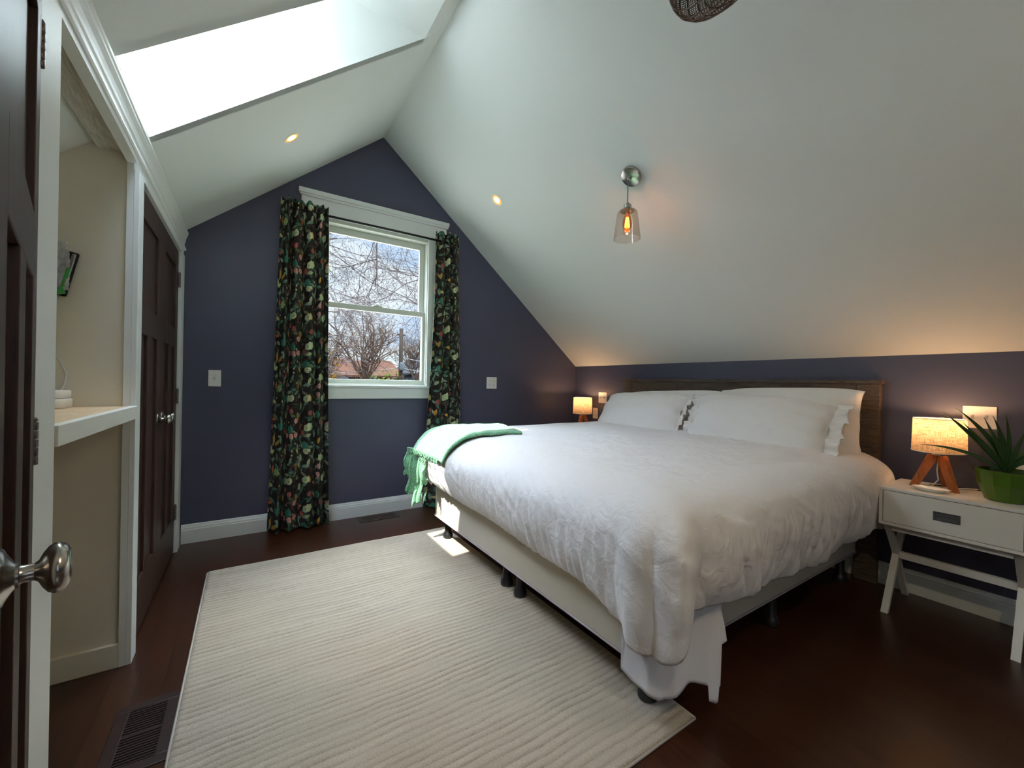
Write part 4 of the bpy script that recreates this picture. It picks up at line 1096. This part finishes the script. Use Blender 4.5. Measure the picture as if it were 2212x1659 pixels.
new_obj('filament', bm, M_FIL, bulb)
ld = bpy.data.lights.new('filament_glow', 'POINT'); ld.energy = .28; ld.color = (1, .6, .32); ld.shadow_soft_size = .004
lo_ = bpy.data.objects.new('filament_glow', ld); COL.objects.link(lo_); lo_.parent = pend; lo_.location = (ox, oy, oz - .158)

# ================================================================== RECESSED LIGHTS
def downlight(label, x, y, left):
    z = zl(x) if left else zr(x); n = Vector((TL, 0, -1)).normalized() if left else nr
    t = thing('recessed_light', label, 'ceiling light', (x, y, z), 0, 'round recessed lights in the slopes')
    Q = n.to_track_quat('Z', 'Y').to_matrix().to_4x4()
    bm = B(); lathe(bm, [(.056, -.0005), (.056, .002), (.053, .004), (.046, .004), (.043, .001), (.040, -.0003)], 48, Q, cap=False); new_obj('trim_ring', bm, M_WPLAS, t, smooth=True, angle=40)
    bm = B(); lathe(bm, [(.0415, .0004), (.030, .0008)], 40, Q, cap=False); new_obj('reflector', bm, M_DOWN2, t)
    bm = B(); lathe(bm, [(.030, .0008), (.028, .0012), (0, .0012)], 40, Q, cap=False); new_obj('lens', bm, M_DOWN, t)
    ld = bpy.data.lights.new('downlight_beam', 'SPOT'); ld.energy = 1.2; ld.color = (1, .80, .52); ld.spot_size = 2.2; ld.spot_blend = .9; ld.shadow_soft_size = .035
    lo_ = bpy.data.objects.new('downlight_beam', ld); COL.objects.link(lo_); lo_.parent = t; lo_.location = n * .01; lo_.rotation_euler = (-n).to_track_quat('Z', 'Y').to_euler()
downlight('round recessed light in the left slope below the skylight', .196, 2.842, True)
downlight('round recessed light in the right slope between the window and the pendant', 1.668, 2.846, False)

downlight('unseen warm fill light added in the left slope behind the camera', .196, -.55, True)  # this pair is added out of view as warm fill for the room
downlight('unseen warm fill light added in the right slope behind the camera', 1.668, -.55, False)
for o in bpy.data.objects:
    if o.name.startswith('downlight_beam') and o.parent.location.y < 1: o.data.energy = 13  # added rear fills run far stronger than the visible downlights
# ================================================================== CAGE FAN
C1 = Vector((.938, .523, 2.256)); TIP = Vector((.863, .571, 2.086)); view = (C1 - Vector((0, 0, 1.15))).normalized()
maj = (TIP - C1); RF = maj.length; maj.normalize(); maj = (maj - view * maj.dot(view)).normalized(); mn = view.cross(maj).normalized()
if mn.dot(RT) > 0: mn = -mn                      # towards the left of the picture
ax_ = (-view * .43 + mn * .90).normalized()
fan = thing('cage_fan', 'bronze wire cage fan head hanging from the ridge of the ceiling', 'fan', C1)
Q = ax_.to_track_quat('Z', 'Y').to_matrix().to_4x4()
M_FAN = mat('bronze_wire', '#5d463b', .35, .8)
bm = B()
def circ(r, z, rad, mm=None, n=64): tube(bm, [tr_(Q, (r * math.cos(2 * PI * k / n), r * math.sin(2 * PI * k / n), z)) for k in range(n + 1)], rad, 5, cap=False)
for k in range(150):
    a = 2 * PI * k / 150; c_, s_ = math.cos(a), math.sin(a); pts = []
    for (r, z) in ((.045, .058), (.09, .060), (.14, .057), (.172, .045), (.188, .022), (.192, 0), (.188, -.022), (.172, -.045), (.14, -.057), (.09, -.060), (.045, -.058)):
        tw = (z + .06) * 3.0; pts.append(tr_(Q, (r * math.cos(a + tw), r * math.sin(a + tw), z)))
    tube(bm, pts, .0011, 4, cap=False)
for (r, z) in ((.045, .058), (.09, .0605), (.13, .058), (.165, .050), (.192, .0), (.190, .012), (.190, -.012), (.165, -.050), (.13, -.058), (.09, -.0605), (.045, -.058), (.148, .055), (.148, -.055), (.182, .032), (.182, -.032)): circ(r, z, .0018)
new_obj('cage', bm, M_FAN, fan)
bm = B(); lathe(bm, [(0, -.075), (.03, -.074), (.047, -.06), (.047, -.02), (.03, .0), (.03, .03), (.02, .05), (.046, .056), (.046, .060), (0, .066)], 32, Q); new_obj('motor_housing', bm, M_FAN, fan, smooth=True, angle=40)
for k in range(4):
    a = 2 * PI * k / 4 + .4; bm = B()
    Mb = Q @ Matrix.Rotation(a, 4, 'Z') @ Matrix.Translation((.03, 0, .02)) @ Matrix.Rotation(.5, 4, 'X')
    b = bmesh.new(); prism(b, [(0, -.018), (.04, -.035), (.12, -.05), (.138, -.02), (.138, .02), (.12, .04), (.04, .03), (0, .018)], 'z', -.001, .001); merge(bm, b, Mb); new_obj('blade', bm, M_FAN, fan)
top = Vector((XP, .531, ZP - .03)) - C1
bk = ax_ * -.075
bm = B(); tube(bm, [bk, bk + Vector((.02, 0, .04)), bk + Vector((.04, 0, .12)), Vector((bk.x * .5 + .02, bk.y * .5, .30)), Vector((top.x, top.y, .45)), top], .010, 10); new_obj('down_rod', bm, M_FAN, fan)
bm = B(); lathe(bm, [(.055, .0), (.055, .012), (.02, .03), (.012, .05)][::1], 32, Matrix.Translation(top + Vector((0, 0, -.035)))); new_obj('canopy', bm, M_FAN, fan, smooth=True, angle=40)

# ================================================================== NICHE CONTENTS
sh = thing('niche_shelf', 'white-edged plywood shelf in the open closet niche', 'shelf', (-.68, 1.76, 1.028))
bm = B(); box(bm, XO + .001 + .68, -.396 + .68, NY0 - .024 - 1.76, NY1 + .014 - 1.76, -.020, 0); new_obj('shelf_board', bm, M_PLY, sh)
M_CHIP = mat('chipped_white_paint', '#dcdcd4', .5); bump_noise(M_CHIP, 25, .3, .003)
bm = B(); box(bm, -.395 + .68, LF + .006 + .68, NY0 + .001 - 1.76, NY1 - .001 - 1.76, -.048, .002, .0015); new_obj('shelf_edge', bm, M_CHIP, sh)
rt = thing('router', 'white two-tier rounded router box on the niche shelf', 'router', (-.612, 2.108, 1.028), .0)
bm = B(); slab(bm, -.065, .065, -.06, .06, 0, .034, .03, .004); new_obj('lower_tier', bm, M_WPLAS, rt)
bm = B(); slab(bm, -.062, .062, -.057, .057, .0355, .064, .03, .004); new_obj('upper_tier', bm, M_WPLAS, rt)
bm = B(); tube(bm, [(-.60, 2.14, 1.033), (-.590, 2.15, 1.07), (-.574, 2.16, 1.11), (-.572, 2.17, 1.15), (-.590, 2.172, 1.20), (-.62, 2.172, 1.24), (-.67, 2.172, 1.27)], .0032, 8)
cb = tag(new_obj('cable', bm, mat('pale_cable', '#c9c9c4', .4)), 'pale grey cable rising behind the router', 'cable')
# plastic bag with a green zip and the black-edged device behind it
yb = NY1 + .013
dev = thing('wall_device', 'black and silver device hanging on the niche wall behind the bag', 'device', (-.603, yb, 1.53))
Mr = Matrix.Rotation(.20, 4, 'Y')
bm = B(); box(bm, -.045, .045, -.016, -.001, -.085, .085, .006, Mr); new_obj('body', bm, M_BLACK, dev)
bm = B(); box(bm, .028, .041, -.019, -.0155, -.078, .078, .003, Mr); box(bm, -.040, -.028, -.019, -.0155, -.078, .078, .003, Mr); new_obj('silver_rim', bm, M_METAL, dev)
bag = thing('plastic_bag', 'crumpled clear plastic bag with green zip edge pinned in the niche', 'bag', (-.600, yb - .03, 1.53))
nu, nv = 26, 30; V = np.zeros((nu, nv, 3))
for i in range(nu):
    for j in range(nv):
        u, v = i / (nu - 1), j / (nv - 1)
        wd_ = .012 + .036 * (1 - v) ** .7 if v < .85 else .012
        x = (u - .5) * 2 * (wd_ + .012) + .030 * (v - .3); z = lerp(-.085, .105, v)
        V[i, j] = (x - .012, -.006 - .010 * abs(nz(u * 7, v * 8, 2)) * 2 - .006 * nz(u * 17, v * 19, 4), z + .02 * (u - .5) * (1 - v) * 1.5)
M_BAG = mat('clear_plastic_film', '#e9edf0', .12); M_BAG.node_tree.nodes['Principled BSDF'].inputs['Alpha'].default_value = .55
grid_mesh('film', V, nu, nv, M_BAG, bag)
bm = B(); box(bm, -.058, .042, -.012, -.006, -.013, .013, .001, Matrix.Translation((-.012, -.004, -.085)) @ Matrix.Rotation(-.33, 4, 'Y')); box(bm, -.006, .006, -.012, -.006, -.03, .04, .001, Matrix.Translation((.030, -.002, -.03)) @ Matrix.Rotation(.2, 4, 'Y'))
new_obj('green_zip', bm, mat('green_plastic', '#3f9a4c', .35), bag)

# ================================================================== OUTSIDE
N_IN = set(MATS)
bm = B(); box(bm, -150, 150, -150, 200, -2.95, -2.9); gm = mat('lawn', '#6e675e', .9); struct('ground', bm, gm)
def tree(label, name, base, h, stems, spread, r0, col, seed, depth, kids=2, lens=.78, bud=0, lean=(0, 0, 0), grav=.03):
    random.seed(seed); bm = B(); cnt = [0]
    def grow(p, d, ln, r, lv):
        pts = [p.copy()]; q = p.copy(); dd = d.copy(); n = 4
        for k in range(n):
            dd = (dd + Vector((random.gauss(0, .09), random.gauss(0, .09), random.gauss(0, .05) + grav))).normalized(); q = q + dd * ln / n; pts.append(q.copy())
        rr = [lerp(r, r * .66, k / n) for k in range(n + 1)]
        tube(bm, pts, rr, 4 if lv < depth - 1 else 3, cap=False); cnt[0] += 1
        if lv == 0 and bud:
            tube(bm, [q, q + dd * bud * .5, q + dd * bud], [r * .6, r * 2.6, r * .4], 4, cap=False)
        if lv <= 0: return
        for k in range(kids + (1 if random.random() < .45 else 0)):
            nd = (dd + Vector((random.gauss(0, .42), random.gauss(0, .42), random.gauss(0, .30)))).normalized()
            start = pts[random.choice([2, 3, 4, 4])]
            grow(start, nd, ln * lens * random.uniform(.8, 1.15), r * .62, lv - 1)
    base = Vector(base)
    if base.z > -2: tube(bm, [(base.x, base.y, -2.9), (base.x + .1, base.y, -1), base], [r0 * 3.2, r0 * 2.6, r0 * 2.2], 8)
    if stems == 1: grow(base, Vector((lean[0], lean[1], 1)).normalized(), h, r0, depth)
    else:
        for k in range(stems):
            a = random.uniform(0, 2 * PI); s_ = random.uniform(.15, 1) * spread
            grow(base + Vector((math.cos(a) * .1, math.sin(a) * .1, 0)), Vector((math.cos(a) * s_, math.sin(a) * s_, 1)).normalized(), h * random.uniform(.8, 1.1), r0 * random.uniform(.7, 1), depth)
    return tag(new_obj(name, bm, mat('bark_' + name + str(seed), col, .9)), label, 'tree')
# big spreading tree in the middle distance
tree('large bare spreading tree centred behind the lower window pane', 'bare_tree', (6.3, 27.0, 1.1), 1.75, 16, .95, .085, '#32271f', 3, 6, 2, .70, 0, grav=.02)
tree('bare tree with fine twigs at the left edge of the window view', 'bare_tree', (3.4, 26.0, .6), 1.3, 9, .9, .06, '#241b16', 5, 6, 2, .72, 0)
tree('bare tree behind the utility pole', 'bare_tree', (12.2, 34.0, .8), 1.7, 12, .9, .07, '#28201b', 9, 6, 2, .72, 0)
# near tree whose budding branches cross the upper sash
def limb(label, start, dirv, ln, r, seed, depth):
    random.seed(seed); bm = B()
    def grow(p, d, ln, r, lv):
        pts = [p.copy()]; q = p.copy(); dd = d.copy(); n = 5
        for k in range(n):
            dd = (dd + Vector((random.gauss(0, .12), random.gauss(0, .12), random.gauss(0, .10)))).normalized(); q = q + dd * ln / n; pts.append(q.copy())
        tube(bm, pts, [lerp(r, r * .6, k / n) for k in range(n + 1)], 5 if lv > 1 else 3, cap=False)
        if lv == 0: tube(bm, [q, q + dd * .022, q + dd * .05], [r * .6, .008, .002], 4, cap=False)
        if lv <= 0: return
        for k in range(4 if lv > 1 else 3):
            i0 = random.choice([1, 2, 3, 4, 5]); nd = (dd + Vector((random.gauss(0, .55), random.gauss(0, .45), random.gauss(0, .50)))).normalized()
            grow(pts[i0], nd, ln * random.uniform(.5, .8), max(r * .55, .0035), lv - 1)
        
    for (st, dv, l2) in start: grow(Vector(st), Vector(dv).normalized(), l2, r, depth)
    return bm
bm = limb('', [((-1.2, 9.5, 2.55), (1, .05, .02), 3.0), ((-.8, 9.8, 3.6), (1, 0, .10), 2.6), ((5.4, 10.2, 2.9), (-1, -.05, .18), 2.2), ((5.6, 9.6, 3.6), (-1, 0, .05), 2.2),
               ((2.4, 9.4, 4.9), (.05, 0, -1), 1.6), ((.6, 9.2, 4.9), (.25, 0, -1), 1.6), ((4.2, 9.4, 4.9), (-.1, 0, -1), 1.7), ((.2, 9.0, 1.8), (1, .1, .30), 1.6), ((-.4, 9.6, 3.0), (1, .1, -.35), 2.2)], 0, 0, .020, 21, 4)
# the trunk the limbs belong to
tube(bm, [(-3.2, 10, -2.9), (-3.0, 9.9, 0), (-2.4, 9.7, 1.8), (-1.2, 9.5, 2.55)], [.22, .17, .09, .022], 10)
tube(bm, [(-3.0, 9.9, 0), (-2.6, 9.9, 2.2), (-1.6, 9.8, 3.2), (-.8, 9.8, 3.6)], [.15, .12, .06, .022], 10)
tube(bm, [(-1.6, 9.8, 3.2), (-1.2, 9.5, 4.6), (.6, 9.2, 5.1), (2.4, 9.4, 5.2), (4.2, 9.4, 5.1), (5.6, 9.6, 4.6), (5.6, 9.6, 3.6)], [.07, .06, .05, .045, .035, .03, .02], 8)
tube(bm, [(5.6, 9.6, 4.6), (5.7, 9.9, 3.6), (5.4, 10.2, 2.9)], [.03, .03, .02], 8)
near_tree = tag(new_obj('budding_tree', bm, mat('near_bark', '#332d2d', .9)), 'near bare tree whose budding twigs cross the upper window pane', 'tree')
# houses, pole, hedge
def house(label, x, y, w, d, hw, hr, wall_c, roof_c, rz=0, ridge='x', wins=()):
    t = thing('house', label, 'house', (x, y, -2.9), rz)
    bm = B(); box(bm, -w / 2, w / 2, -d / 2, d / 2, 0, hw); 
    if ridge == 'x':
        for s_ in (-1, 1): prism(bm, [(-d / 2, hw), (d / 2, hw), (0, hw + hr)], 'x', s_ * w / 2 - .1 * s_, s_ * w / 2)
    new_obj('wall', bm, mat('wall_' + wall_c, wall_c, .8), t)
    bm = B(); e = .35
    if ridge == 'x': prism(bm, [(-d / 2 - e, hw - .15), (0, hw + hr), (d / 2 + e, hw - .15), (d / 2 + e, hw + .02), (0, hw + hr + .18), (-d / 2 - e, hw + .02)], 'x', -w / 2 - .3, w / 2 + .3)
    else: prism(bm, [(-w / 2 - e, hw - .15), (0, hw + hr), (w / 2 + e, hw - .15), (w / 2 + e, hw + .02), (0, hw + hr + .18), (-w / 2 - e, hw + .02)], 'y', -d / 2 - .3, d / 2 + .3)
    new_obj('roof', bm, mat('roof_' + roof_c, roof_c, .85), t)
    for (wx, wz, ww, wh) in wins:
        bm = B(); box(bm, wx - ww / 2, wx + ww / 2, -d / 2 - .04, -d / 2 + .02, wz - wh / 2, wz + wh / 2); new_obj('window', bm, mat('far_glass', '#4b5560', .15), t)
    return t
house('brick house with low salmon roof beyond the window', 7.6, 44.0, 10.0, 8.0, 4.5, 1.5, '#241613', '#2b1d17', 0, 'x', ((-3, 4.2, 1.6, .9), (-.6, 4.2, 1.6, .9), (2.2, 4.2, 1.6, .9)))
house('pale grey gabled house at the lower right of the window view', 19.2, 50.0, 6.5, 8.0, 5.0, 2.6, '#232528', '#1d1e20', 0, 'y', ((-1.2, 5.2, 1.0, 1.1), (1.2, 5.2, 1.0, 1.1)))
house('low grey house far behind the tree', 13.4, 60.0, 8.0, 6.0, 4.4, 1.6, '#24221f', '#1f1c1a', 0, 'x', ((-1.5, 3.9, 1.2, .9), (1.5, 3.9, 1.2, .9)))
po = thing('utility_pole', 'grey wooden utility pole with a crossbar and wires outside', 'utility pole', (8.35, 26.3, -2.9))
bm = B(); lathe(bm, [(.16, 0), (.12, 7.5)], 12); M_POLE = mat('pole_wood', '#1d1916', .9); new_obj('pole', bm, M_POLE, po)
bm = B(); box(bm, -.28, .28, -.05, .05, 7.05, 7.13); new_obj('crossbar', bm, M_POLE, po)
bm = B(); lathe(bm, [(.16, 4.75), (.17, 4.8), (.17, 5.2), (.10, 5.28)], 12, Matrix.Translation((.0, -.25, 0))); new_obj('transformer', bm, mat('transformer_grey', '#303436', .5), po)
for (z, sx_) in ((7.13, -.25), (7.13, .25), (5.6, 0), (4.9, 0)):
    bm = B(); 
    for (xe, ye) in ((-14, 2), (14, 3)):
        tube(bm, [(lerp(sx_, xe, k / 10), lerp(0, ye, k / 10), z - 1.1 * math.sin(PI * k / 10 * .9) * .6) for k in range(11)], .018, 4)
    new_obj('wire', bm, M_BLACK, po)
def bush(label, x, y, w_, h_, c1, seed, n=900):
    random.seed(seed); bm = B()
    for k in range(n):
        a, b_, r = random.uniform(0, 2 * PI), random.uniform(-.2, 1), random.uniform(.6, 1) 
        p = Vector((math.cos(a) * w_ * r * math.sqrt(max(0, 1 - b_ * b_ * .8)), math.sin(a) * w_ * .6 * r, h_ * (b_ * .5 + .5) * r)); s_ = random.uniform(.08, .18)
        u = Vector((random.gauss(0, 1), random.gauss(0, 1), random.gauss(0, 1))).normalized(); v = u.orthogonal()
        vs = [bm.verts.new(p + u * s_), bm.verts.new(p + v * s_ * .5), bm.verts.new(p - u * s_), bm.verts.new(p - v * s_ * .5)]; bm.faces.new(vs)
    o = tag(new_obj('bush', bm, mat('leaf_' + c1, c1, .8)), label, 'bush'); o.location = (x, y, -2.9); return o
bush('ochre leafy tree in front of the salmon-roofed house', 4.4, 31.0, 1.1, 6.4, '#3d2c10', 2)
bush('yellow-green hedge between the houses', 10.4, 37.5, 2.6, 5.2, '#2c3212', 4, 1300)
for k, mm in MATS.items():
    if k not in N_IN: mm.node_tree.nodes['Principled BSDF'].inputs['Specular IOR Level'].default_value = 0.0
